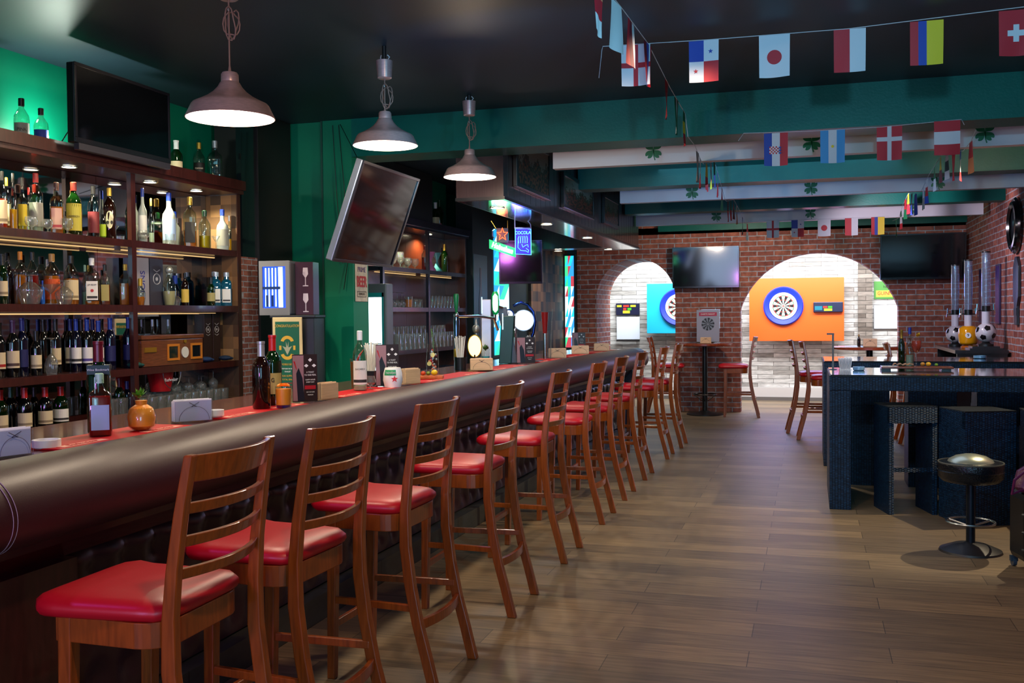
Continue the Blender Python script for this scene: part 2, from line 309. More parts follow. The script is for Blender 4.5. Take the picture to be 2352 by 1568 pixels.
# end wall: brick with two arched openings
def arch_pts(x0, x1, zs, rise, n=28):
    c = (x0 + x1) / 2; h = (x1 - x0) / 2; R = (h * h + rise * rise) / (2 * rise); zc = zs + rise - R
    return [(x, zc + math.sqrt(max(R * R - (x - c) ** 2, 0))) for x in [c - h * math.cos(PI * i / n) for i in range(n + 1)]]
def arch_wall(mb, x0, x1, z1, y0, y1, ops, mf=0, mr=1):
    x = x0
    for (a, b, zs, rise) in ops:
        mb.box(x, a, y0, y1, 0, z1, mf)
        pts = arch_pts(a, b, zs, rise)
        for (xa, za), (xb, zb) in zip(pts, pts[1:]):
            mb.add([(xa, y0, za), (xb, y0, zb), (xb, y0, z1), (xa, y0, z1), (xa, y1, za), (xb, y1, zb), (xb, y1, z1), (xa, y1, z1)], [(0, 1, 2, 3), (5, 4, 7, 6)], mf)
            mb.add([(xa, y0, za), (xb, y0, zb), (xb, y1, zb), (xa, y1, za)], [(0, 1, 2, 3)], mr)
        mb.add([(a + .001, y0, 0), (a + .001, y1, 0), (a + .001, y1, zs), (a + .001, y0, zs), (b - .001, y0, 0), (b - .001, y1, 0), (b - .001, y1, zs), (b - .001, y0, zs)], [(0, 1, 2, 3), (4, 5, 6, 7)], mr)
        x = b
    mb.box(x, x1, y0, y1, 0, z1, mf)
ew = MB(); arch_wall(ew, -3.49, 2.12, CE, 15.3, 15.52, [(-3.18, -1.955, 1.73, .613), (-.985, 1.235, 1.55, .815)])
struct('wall_end', ew, ['brick_x', 'brick_y'])
ar = MB(); arch_wall(ar, -3.55, -1.90, CE, 15.53, 16.4, [(-3.18, -1.955, 1.73, .613)])
struct('wall_arch_passage', ar, ['brick_x', 'brick_y'])
# darts alcove
struct('wall_alcove_back', MB().box(-3.6, 2.2, 17.5, 17.6, 0, 2.7), 'stone')
struct('wall_alcove_left', MB().box(-3.6, -3.5, 16.4, 17.5, 0, 2.7), 'stone')
struct('wall_alcove_right', MB().box(2.12, 2.2, 15.52, 17.5, 0, 2.7), 'stone')
struct('ceiling_alcove', MB().box(-3.6, 2.2, 15.3, 17.6, 2.7, 2.8), 'white')
struct('baseboard_alcove', MB().box(-3.5, 2.12, 17.44, 17.499, 0, .22), mat('pale_skirting', 'cfcac6', .5))
struct('trim_alcove', MB().box(-3.5, 2.12, 17.42, 17.439, 0, .06), mat('grey_skirting', '6a6460', .5))
struct('trim_pilaster', MB().box(.78, 1.0, 17.40, 17.499, .221, 2.699), bricky('brown_ledger_stone', 'X', 'Z', .3, .073, .003, '8d837a', '5c524a', '2f2a26', .8, .9, grain=(1, 5, 1), nz=(7, .3), dist=.01))

# ceiling beams: green downstands with white cladding boards behind each
beams = [(6.92, 7.25, -3.32), (9.72, 10.0, -2.2), (12.35, 12.6, -2.2), (15.2, 15.3, -2.2)]
for i, (a, b, xl) in enumerate(beams):
    struct('trim_beam_green_%d' % (i + 1), MB().box(xl, 2.12, a, b, 2.705 if i < 1 else 2.735, CE), 'beamgreen')
def four_leaf(mb, cx, y, cz, s, m=0):
    f = lambda u, v, d: (cx + u * s, y + d, cz + v * s)
    for k in range(4):
        a = PI / 4 + k * PI / 2; pts = []
        for i in range(25):
            t = -1 + 2 * i / 24; ang = t * PI
            r = .50 * (abs(math.cos(ang / 2)) ** .35) * (1 - .28 * math.exp(-(ang / .35) ** 2)) if abs(t) < .999 else .02
            th = a + ang * .235
            pts.append((r * math.cos(th), r * math.sin(th)))
        pts.append((0, 0)); mb.prism(pts, f, -.003, 0, m)
    mb.prism([(-.02, 0), (.03, 0), (.05, -.3), (.11, -.5), (.06, -.52), (.0, -.3)], f, -.003, 0, m)
for i, (y, xl, xr) in enumerate([(7.72, -1.95, 2.12), (10.38, -1.90, 2.12), (13.18, -2.2, 2.02)]):
    struct('trim_board_white_%d' % (i + 1), MB().box(xl, xr, y, y + .09, 2.655, CE), 'white_beam')
    for k, (cx, cz) in enumerate([(-1.15, [2.758, 2.742, 2.755][i]), (.02, [2.755, 2.735, 2.75][i]), (1.19, [2.755, 2.735, 2.742][i])]):
        mb = MB(); four_leaf(mb, cx, y - .001, cz, .152)
        tag(mb.build('shamrock_sticker', mat('leaf_green', '006a40', .5)), 'green four-leaf clover sticker, %s of three on the %s white ceiling board' % (['left', 'middle', 'right'][k], ['nearest', 'middle', 'farthest'][i]), 'sticker', 'clover stickers on the white ceiling boards')
    MB().box(xl + .3, xr - .3, y + .1, y + .25, CE - .02, CE - .001).build('trim_ceiling_channel_%d' % (i + 1), 'dark', kind='structure')

# green column beside the first back bar, dark recess panel, far pilaster
struct('wall_column', MB().box(-3.56, -3.32, 6.92, 7.19, 0, CE - .001), 'green')
struct('wall_recess', MB().box(-4.25, -3.565, 6.95, 7.6, 0, CE - .001), 'green')
struct('wall_recess_dark', MB().box(-4.2, -3.84, 6.45, 6.93, .92, CE - .001), 'black')
struct('trim_column_strip', MB().box(-3.575, -3.562, 6.915, 6.949, 0, CE - .001), mat('dark_green_strip', '023e34', .5))
struct('wall_pilaster', MB().box(-4.249, -3.99, 9.95, 10.78, 2.43, CE - .001), 'green')
struct('wall_dark_partition', MB().box(-3.9, -3.7, 10.85, 13.2, 0, CE - .001), mat('dark_green_panel', '061c1e', .6, noise=(2, .4, (1, 1, 1))))
struct('wall_patchwork', MB().box(-3.75, -3.66, 13.21, 15.29, 0, CE - .001), 'patch')
struct('wall_patchwork_end', MB().box(-3.66, -3.645, 15.2, 15.3, 0, CE - .001), 'patch_x')

# soffit canopy of dark boards over the bar, L shaped underside with open middle
sf = MB(); SX = -2.22; SZ = 2.385
sf.box(SX - .38, SX, 7.25, 13.5, SZ, CE - .001); sf.box(-3.7, SX - .381, 13.15, 13.5, SZ, CE - .001)
o = struct('ceiling_canopy', sf, 'wood_soffit')
jt = MB()
for k in range(38): y = 7.37 + k * .162; jt.box(SX, SX + .0015, y, y + .005, SZ + .03, CE - .002)
jt.box(SX - .385, SX + .012, 7.24, 13.505, SZ - .012, SZ + .012)
jt.build('board_joints', 'dark', o)
MB().box(SX - .37, SX - .01, 7.26, 13.45, SZ - .014, SZ - .0125).build('polished_underside', mat('canopy_underside', '4a383a', .16, coat=.5), o)
def picture(y0, y1, z0, z1, lab, cols):
    t = thing('framed_picture', lab, 'picture', (SX + .001, (y0 + y1) / 2, z0), 0, 'framed street photographs on the canopy'); h = (y1 - y0) / 2; H = z1 - z0; d = .035
    f = MB(); f.box(0, d, -h, -h + .05, 0, H).box(0, d, h - .05, h, 0, H).box(0, d, -h + .05, h - .05, 0, .04).box(0, d, -h + .05, h - .05, H - .04, H); f.build('frame', mat('dark_frame', '1c1210', .3, coat=.3), t, bevel=.004)
    p = MB(); n = 22; k = 9
    random.seed(int(y0 * 10)); n = 40; k = 18
    for i in range(n):
        for j in range(k):
            a, b = -h + .05 + (2 * h - .1) * i / n, -h + .05 + (2 * h - .1) * (i + 1) / n; c, e = .04 + (H - .08) * j / k, .04 + (H - .08) * (j + 1) / k
            t_ = j / k + random.uniform(-.10, .10) + .12 * math.sin(i * .45) + .05 * math.sin(i * 1.7)
            m = 0 if t_ > .62 else (1 if t_ > .45 else (2 if random.random() < .5 else 3))
            p.add([(.024, a, c), (.024, b, c), (.024, b, e), (.024, a, e)], [(0, 1, 2, 3)], m)
    p.build('print', [mat('photo_%s' % c, c, .35) for c in cols], t)
    MB().box(.028, .030, -h + .05, h - .05, .04, H - .04).build('glazing', glassy('picture_glazing', 'f4f8f4', .12, .1), t)
picture(7.50, 8.57, 2.50, 2.93, 'nearest framed old photograph of a bare-branched crowd scene on the dark canopy', ['b0a8a0', '5c4c38', '3a281c', 'b06440'])
picture(9.06, 10.44, 2.495, 2.83, 'middle of three framed old photographs on the dark canopy', ['a0a8a0', '4c5c44', '3c3424', 'a85038'])
picture(10.98, 11.91, 2.51, 2.84, 'farthest and smallest framed photograph on the dark canopy', ['8a8a80', '405c38', '342c20', 'b85838'])
def downlight(loc, lab, grp, r=.045, power=6, col=(1, .85, .6)):
    t = thing('recessed_downlight', lab, 'light', loc, 0, grp)
    MB().lathe([(r * 1.25, 0), (r * 1.25, .006), (r, .006), (r, 0)], n=20, cap=False).build('trim_ring', 'steel', t, smooth=True)
    MB().cyl((0, 0, .002), r, .004, 20).build('lens', emat('downlight_lens', 'fff0c8', 14), t)
    if power: spot('downlight_lamp', (loc[0], loc[1], loc[2] - .004), (loc[0], loc[1], 0), power * 4, col, 150, .004, .6)
for k, (x, y) in enumerate([(-2.43, 7.76), (-2.43, 9.35), (-2.60, 13.3), (-3.3, 13.32), (-2.43, 11.2)]):
    downlight((x, y, SZ - .0212), 'round warm downlight under the dark canopy, %s' % ['nearest, above the star neon', 'second from the near end', 'at the far corner of the canopy', 'in the far return of the canopy', 'dim and toward its far half'][k], 'canopy downlights', .05, [5, 5, 4, 4, 0][k])

# ================================================================ BACK BAR
BR = -math.radians(-1.5)
SO = Vector((-3.92, 4.08, 0)); SD = Vector((.026, 1, 0)).normalized(); SN = Vector((-SD.y, SD.x, 0))   # along, into the wall
def sp(s, d, z): p = SO + SD * (s - 4.08) + SN * d; return (p.x, p.y, z)
def sbox(mb, s0, s1, d0, d1, z0, z1, m=None):
    mb.hexa([sp(s0, d0, z0), sp(s1, d0, z0), sp(s1, d1, z0), sp(s0, d1, z0), sp(s0, d0, z1), sp(s1, d0, z1), sp(s1, d1, z1), sp(s0, d1, z1)], m)
def backbar(lab, s0, s1, divs, shelves, mir, woodm, top_cap=True):
    t = thing('back_bar_cabinet', lab, 'cabinet')
    fr = MB()
    sbox(fr, s0, s1, -.03, .28, 2.364, 2.40); sbox(fr, s0, s1, -.05, -.01, 2.39, 2.456); sbox(fr, s0, s1, -.01, .28, 2.40, 2.42)
    for d in [s0] + divs: sbox(fr, d, d + .04, 0, .03, .89, 2.364)
    sbox(fr, s1 - .04, s1, 0, .26, .89, 2.364)
    sbox(fr, s0, s1, .262, .28, .1, 2.364)
    fr.build('frame', woodm, t)
    for z in shelves:
        edges = [s0] + divs + [s1 - .04]
        for a, b in zip(edges, edges[1:]): sh = MB(); sbox(sh, a + .04 if a == s0 else a, b + (.0 if b == edges[-1] else .0), .031, .254, z - .042, z); sbox(sh, a + .0405, b - .0005, .002, .031, z - .042, z); sh.build('shelf', woodm, t)
    bk = MB()
    for a, b in zip([s0] + divs, divs + [s1 - .04]): sbox(bk, a + .003, b, .255, .2615, .93, 2.36)
    bk.build('back_panel', mir, t); be = MB(); sbox(be, s1 - .044, s1 - .0405, .004, .254, .93, 2.36); be.build('end_panel', 'reflected_patch' if mir == 'mirror' else mir, t)
    ct = MB(); sbox(ct, s0, s1, -.28, .28, .85, .889); ct.build('counter', 'wood_dark', t)
    bs = MB(); sbox(bs, s0, s1, -.24, .26, .0, .85); bs.build('base', 'wood_dark', t)
    return t
u1 = backbar('long mahogany back bar with mirrored shelves full of bottles, at the left', 2.6, 6.24, [3.85, 5.09], [1.967, 1.578, 1.195], 'mirror', 'wood_dark')
u2 = backbar('second shelf cabinet of dark wood behind the beer taps, with glasses', 8.56, 10.78, [9.65], [1.967, 1.578, 1.16], mat('red_brown_veneer', '54210f', .3, coat=.3, noise=(12, .3, (8, 8, .6))), mat('blue_black_wood', '2c2a3a', .25, coat=.4))
ps = thing('pillar_facing', 'narrow mirrored pillar strip, painted brick reflection below, dark glass above, right of the bottle shelves', 'pillar')
dm = MB(); sbox(dm, 6.26, 6.52, .0, .04, 1.93, 2.98); dm.build('dark_glass', mat('dark_glass_panel', '0c1418', .08, spec=.8), ps)
dm = MB(); sbox(dm, 6.26, 6.52, .0, .04, .0, 1.929); dm.build('reflected_brick_face', bricky('reflected_small_brick', 'Y', 'Z', .11, .040, .004, '8a5444', '6c3c34', '8c8c90', .8, .8, nz=(24, .35)), ps)  # brick reflected in the mirror strip, painted on as a face
for k, (s, d) in enumerate([(4.16, .12), (4.72, .12), (5.42, .12), (5.9, .12), (3.3, .12), (9.95, .12), (8.9, .12)]):
    p = sp(s, d, 2.357)
    downlight(p, ['downlight over the bottles at the left picture edge', 'downlight above the amber square bottle', 'downlight over the frosted bottles in the right bay', 'downlight above the slanted-label whisky', 'downlight in the unseen near bay', 'downlight above the hourglass holders in the far cabinet', 'downlight in the near bay of the far cabinet'][k], 'cabinet downlights', .035, 6, (1, .92, .62))
for k, (z, s0, s1) in enumerate([(1.920, 3.9, 5.08), (1.920, 5.15, 6.1), (1.531, 3.9, 5.08), (1.531, 5.15, 6.1), (1.920, 8.65, 9.6), (1.920, 9.75, 10.6)]):
    ls = MB(); sbox(ls, s0, s1, .12, .132, z - .008, z - .001)
    tag(ls.build('led_strip', emat('led_strip_glow', 'ffcf8a', .7)), 'thin warm light strip under the %s of the %s cabinet' % (['highest bottle shelf, left bay', 'highest bottle shelf, right bay', 'second bottle shelf, left bay', 'second bottle shelf, right bay', 'upper shelf, left bay', 'upper shelf, right bay'][k], 'near' if k < 4 else 'far'), 'light strip', 'light strips under the shelves')
# black panel lying above the second cabinet
bp = MB(); sbox(bp, 8.6, 9.9, .05, .15, 2.46, 2.98)
tag(bp.build('black_wall_panel', 'black'), 'large black panel standing above the second shelf cabinet', 'panel')
point('cabinet_top_uplight', (-4.03, 4.68, 2.50), 17, (.85, 1, .85), .03)

# ================================================================ BAR
XP = [(1.9, -2.30), (4.7, -2.305), (7.25, -2.25), (9.3, -2.22), (11.2, -2.14), (11.95, -2.08)]
def bx_(y):
    for (a, p), (b, q) in zip(XP, XP[1:]):
        if y <= b: t = max(0, (y - a) / (b - a)); return p + (q - p) * t
    return XP[-1][1]
bt = thing('bar_counter', 'long bar with padded brown leather edge, tufted front and glossy wooden top', 'bar counter')
ys = [1.9 + i * (11.95 - 1.9) / 44 for i in range(45)]
padp = [(-.012, 1.02), (-.012, 1.066), (.0, 1.078), (.05, 1.088), (.11, 1.08), (.17, 1.052), (.21, 1.01), (.228, .96), (.222, .91), (.195, .87), (.15, .848), (.08, .84), (.0, .845), (-.03, .88)]
def smooth_pts(pts, k=4):
    out = []; n = len(pts)
    for i in range(n):
        p0, p1, p2, p3 = [Vector(pts[(i + j) % n]) for j in (-1, 0, 1, 2)]
        for t in [q / k for q in range(k)]: out.append(tuple(.5 * ((2 * p1) + (p2 - p0) * t + (2 * p0 - 5 * p1 + 4 * p2 - p3) * t * t + (3 * p1 - p0 - 3 * p2 + p3) * t ** 3)))
    return out
padq = smooth_pts(padp); pm = MB(); pm.sweep([[(bx_(y) + a, y, z) for a, z in padq] for y in ys]); pm.build('padded_edge', 'leather_bar', bt, smooth=2)
for yy in (2.19, 2.206): stc = MB(); stc.tube([(bx_(yy) + a * 1.004, yy, z + .0005) for a, z in padq[8:44]], .0012, 4); stc.build('seam_stitching', mat('pale_thread', 'a890a0', .6), bt)

tp = MB(); tp.sweep([[(bx_(y) - .012, y, 1.03), (bx_(y) - .012, y, 1.068), (bx_(y) - .66, y, 1.068), (bx_(y) - .66, y, 1.03)] for y in ys]); tp.build('counter_top', 'bar_top', bt)
ap = MB(); ap.sweep([[(bx_(y) + .05, y, .86), (bx_(y) - .0, y, .78), (bx_(y) - .05, y, .72), (bx_(y) - .12, y, .72), (bx_(y) - .12, y, .86)] for y in ys]); ap.build('apron_board', 'apron', bt)
bd = MB(); bd.sweep([[(bx_(y) - .125, y, 0), (bx_(y) - .125, y, 1.03), (bx_(y) - .6, y, 1.03), (bx_(y) - .6, y, 0)] for y in ys]); bd.build('body', 'wood_dark', bt)
# tufted panel
tm = MB(); ny, nz = 520, 18; y0, y1, z0, z1 = 2.72, 11.9, .14, .715; vs = []
for j in range(nz + 1):
    z = z0 + (z1 - z0) * j / nz
    for i in range(ny + 1):
        y = y0 + (y1 - y0) * i / ny; pu = y / .17; row = (z1 - z) / .19
        k = round(row - .5); d = 0
        dd = 9
        for kk in (k - 1, k, k + 1):
            zc = kk + .5; un = pu - (.5 if kk % 2 else 0); du = (un - round(un)) * .17; dz = (row - zc) * .19; dd = min(dd, math.hypot(du, dz))
        top = abs((pu - round(pu))) * .17 if row < .5 else 9
        h = .04 * min(1, (dd / .085)) ** .55; h = min(h, .04 * min(1, top / .06) ** .5 + .012) if row < .5 else h
        ed = min(1, (y - y0) / .03, (y1 - y) / .03, (z1 - z) / .03 + .05); vs.append((bx_(y) - .115 + h * max(ed, .05), y, z))
tm.add(vs, [(j * (ny + 1) + i, j * (ny + 1) + i + 1, (j + 1) * (ny + 1) + i + 1, (j + 1) * (ny + 1) + i) for j in range(nz) for i in range(ny)])
tm.build('tufted_panel', 'tuft', bt, smooth=2)
bb = MB()
for kk in range(3):
    for i in range(int(9.1 / .17)):
        y = (math.ceil(2.76 / .17) + i + (.5 if kk % 2 else 0)) * .17
        if y < 11.85: bb.sphere((bx_(y) - .112, y, z1 - (kk + .5) * .19), .008, 6, 4)
bb.build('upholstery_buttons', 'tuft', bt, smooth=2, kind='stuff')
ep = MB(); ep.box(-2.44, -2.30, 2.2, 2.70, 0, .72); ep.build('end_post', 'wood_dark', bt)
st = MB(); st.sweep([[(bx_(y) + .0, y, 0), (bx_(y) + .0, y, .13), (bx_(y) - .125, y, .13), (bx_(y) - .125, y, 0)] for y in ys[4:]]); st.build('foot_step', 'step', bt)
ft = MB(); ft.box(-2.75, -2.05, 11.952, 11.975, 0, .84); ft.build('end_panel', mat('grey_panel', '3a4048', .4), bt)
# bar mats with printed band along the front
def bar_mat(y0, y1, lab):
    t = thing('bar_mat', lab, 'bar mat', (0, 0, 1.069), 0, 'red rubber bar mats'); a, b = bx_(y0) - .03, bx_(y1) - .03
    mm = MB(); mm.hexa([(a - .22, y0, 0), (a, y0, 0), (b, y1, 0), (b - .22, y1, 0), (a - .22, y0, .006), (a, y0, .006), (b, y1, .006), (b - .22, y1, .006)]); mm.build('mat', 'red_mat', t)
    d = Vector((b - a, y1 - y0, 0)).normalized(); c = Vector(((a + b) / 2 - .045, (y0 + y1) / 2, .0068))
    for yy in ([.2, .8] if y1 - y0 > .5 else [.5]):
        cc = Vector((a + (b - a) * yy - .04, y0 + (y1 - y0) * yy, .0066))
        MB().hexa([cc + d * u - Vector((v, 0, 0)) + Vector((0, 0, w_)) for w_ in (-.0005, .0006) for u, v in ((-.11, -.018), (.11, -.018), (.11, .018), (-.11, .018))]).build('print_band', 'mat_print', t)
        text('Budweiser', .034, cc + Vector((0, 0, .0009)), d, (-1, 0, 0), 'red_mat', t)
for a, b, l in [(2.68, 3.40, 'nearest red mat, under the dark red bottle and orange drink'), (3.66, 4.36, 'red mat under the silver-necked brown bottle and orange tumbler'), (4.74, 5.46, 'red mat under the white-capped clear bottle'), (5.86, 7.03, 'long red mat under the fruit board'), (7.26, 8.1, 'red mat before the tap tower beside the wooden napkin block'), (8.55, 9.25, 'red mat right of the menu card at the taps'), (9.6, 10.3, 'second farthest red mat between napkin blocks'), (10.6, 11.6, 'farthest red mat at the bar end')]: bar_mat(a, b, l)

# ================================================================ STOOLS
def make_stool():
    t = thing('bar_stool', 'x', 'bar stool')
    post = [(.0, .325), (.14, .29), (.27, .255), (.42, .225), (.58, .205), (.72, .205), (.85, .216), (1.0, .238), (1.148, .266)]
    for s in (-1, 1):
        secs = []
        for z, x in post:
            wx = .022 if z < .6 else .021 - .008 * (z - .6) / .54; wy = .016
            yy = s * (.212 - .012 * max(0, (z - .7)) / .44)
            secs.append([(x - wx, yy - wy, z), (x + wx, yy - wy, z), (x + wx, yy + wy, z), (x - wx, yy + wy, z)])
        MB().sweep(secs).build('leg', 'stool_wood', t, bevel=.005)
        f = MB(); a = [(-.150, .178, 0, .017), (-.135, .178, .70, .021)]
        f.sweep([[(x - w_, s * yy - w_, z), (x + w_, s * yy - w_, z), (x + w_, s * yy + w_, z), (x - w_, s * yy + w_, z)] for x, yy, z, w_ in a]); f.build('leg', 'stool_wood', t, bevel=.004)
    def ring(off):
        pts = [(-.155, -.195 + off), (.09, -.205 + off)]
        pts += [(.09 + (.085 - off) * math.sin(a), -.12 - (.085 - off) * math.cos(a)) for a in [PI / 2 * i / 6 for i in range(1, 7)]]
        pts2 = [(x, -y) for x, y in reversed(pts)]; return pts + pts2
    o_, i_ = ring(0), ring(.022); n = len(o_); af = MB(); vs = []
    for z in (.63, .70):
        vs += [(x, y, z) for x, y in o_] + [(x, y, z) for x, y in i_]
    N = 2 * n; fs = []
    for k in range(n - 1): fs += [(k, k + 1, N + k + 1, N + k), (n + k + 1, n + k, N + n + k, N + n + k + 1), (N + k, N + k + 1, N + n + k + 1, N + n + k), (k + 1, k, n + k, n + k + 1)]
    af.add(vs, fs); af.box(-.165, -.143, -.195, .195, .63, .70); af.build('seat_frame', 'stool_wood', t, bevel=.003)
    # cushion: rounded plan outline, domed
    def outline(k):
        pts = []
        for i in range(36):
            a = 2 * PI * i / 36; c, s = math.cos(a), math.sin(a); p = 9
            r = 1 / (abs(c) ** p + abs(s) ** p) ** (1 / p)
            x = r * c * (.205 * k); y = r * s * (.222 - .025 * (r * c + 1) / 2) * k
            pts.append((-.028 + x - (.0 if c > 0 else .0), y))
        return pts
    cs = MB(); lv = [(.96, .699), (1.0, .706), (1.03, .718), (1.02, .732), (.96, .745), (.82, .754), (.6, .760), (.3, .763), (.02, .764)]
    cs.sweep([[(x, y, z + (.006 if x < -.15 and z > .72 else 0)) for x, y in outline(k)] for k, z in lv]); cs.build('seat', 'seat', t, smooth=2)
    def slat(zc, h, name, bow=.045):
        x0 = post_x(zc) ; secs = []
        for i in range(13):
            u = -1 + i / 6; y = u * .198; x = x0 + bow * (1 - u * u) - .004; th = .009
            lean = .28 * h / 2
            secs.append([(x - th - lean, y, zc - h / 2), (x + th - lean, y, zc - h / 2), (x + th + lean, y, zc + h / 2), (x - th + lean, y, zc + h / 2)])
        MB().sweep(secs).build(name, 'stool_wood', t, bevel=.003)
    def post_x(z):
        for (a, p), (b, q) in zip(post, post[1:]):
            if z <= b: return p + (q - p) * (z - a) / (b - a)
        return post[-1][1]
    slat(1.110, .072, 'top_rail', .05)
    for z in (1.005, .918, .832): slat(z, .03, 'slat')
    for s in (-1, 1): MB().bar((-.145, s * .180, .33), (.245, s * .205, .33), .02, .028).build('stretcher', 'stool_wood', t, bevel=.003)
    secs = []
    for i in range(11):
        u = -1 + i / 5; x = .256 + .03 * (1 - u * u); secs.append([(x - .010, u * .2, .245), (x + .010, u * .2, .245), (x + .010, u * .2, .285), (x - .010, u * .2, .285)])
    MB().sweep(secs).build('stretcher', 'stool_wood', t, bevel=.003)
    MB().bar((-.147, -.17, .22), (-.147, .17, .22), .02, .03).build('footrest', 'stool_wood', t, bevel=.003)
    return t
stool0 = make_stool(); reg(stool0)
stools = [(-1.79, 2.40, 1, 'nearest red-seated wooden bar stool at the lower left'), (-1.755, 3.03, -3, 'second bar stool from the near end of the bar'), (-1.74, 3.88, -2, 'third bar stool from the near end, before the tumbler and menu card'),
 (-1.735, 4.90, 0, 'fourth bar stool from the near end of the bar'), (-1.735, 6.0, 0, 'fifth bar stool from the near end of the bar'), (-1.735, 7.15, 0, 'sixth bar stool from the near end of the bar'), (-1.74, 8.09, 0, 'seventh bar stool from the near end of the bar'),
 (-1.735, 9.09, 0, 'eighth bar stool, third from the far end of the bar'), (-1.715, 10.42, 0, 'ninth bar stool, last but one at the bar'), (-1.68, 11.31, 0, 'tenth and farthest bar stool at the bar end'),
 (-1.02, 14.72, 3, 'bar stool right of the small round table before the brick pier'), (-1.99, 14.74, 183, 'bar stool left of the small round table, behind the last bar stools'),
 (.06, 12.98, 183, 'farther of two red stools at the table left of the rattan bar'), (.20, 12.33, 181, 'nearer of two red stools standing left of the rattan bar'),
 (1.10, 11.72, 178, 'stool showing only its back beyond the blue-capped bottle, left of the beer towers'), (1.30, 12.22, 182, 'second stool back beyond the cocktail on the rattan bar')]
for i, (x, y, r, lab) in enumerate(stools):
    o = stool0 if i == 0 else copy_tree(stool0)
    o.location = (x, y, 0); o.rotation_euler = (0, 0, math.radians(r)); o['label'] = lab
    o['group'] = 'bar stools lined along the bar' if i < 10 else ('bar stools at the far tables')
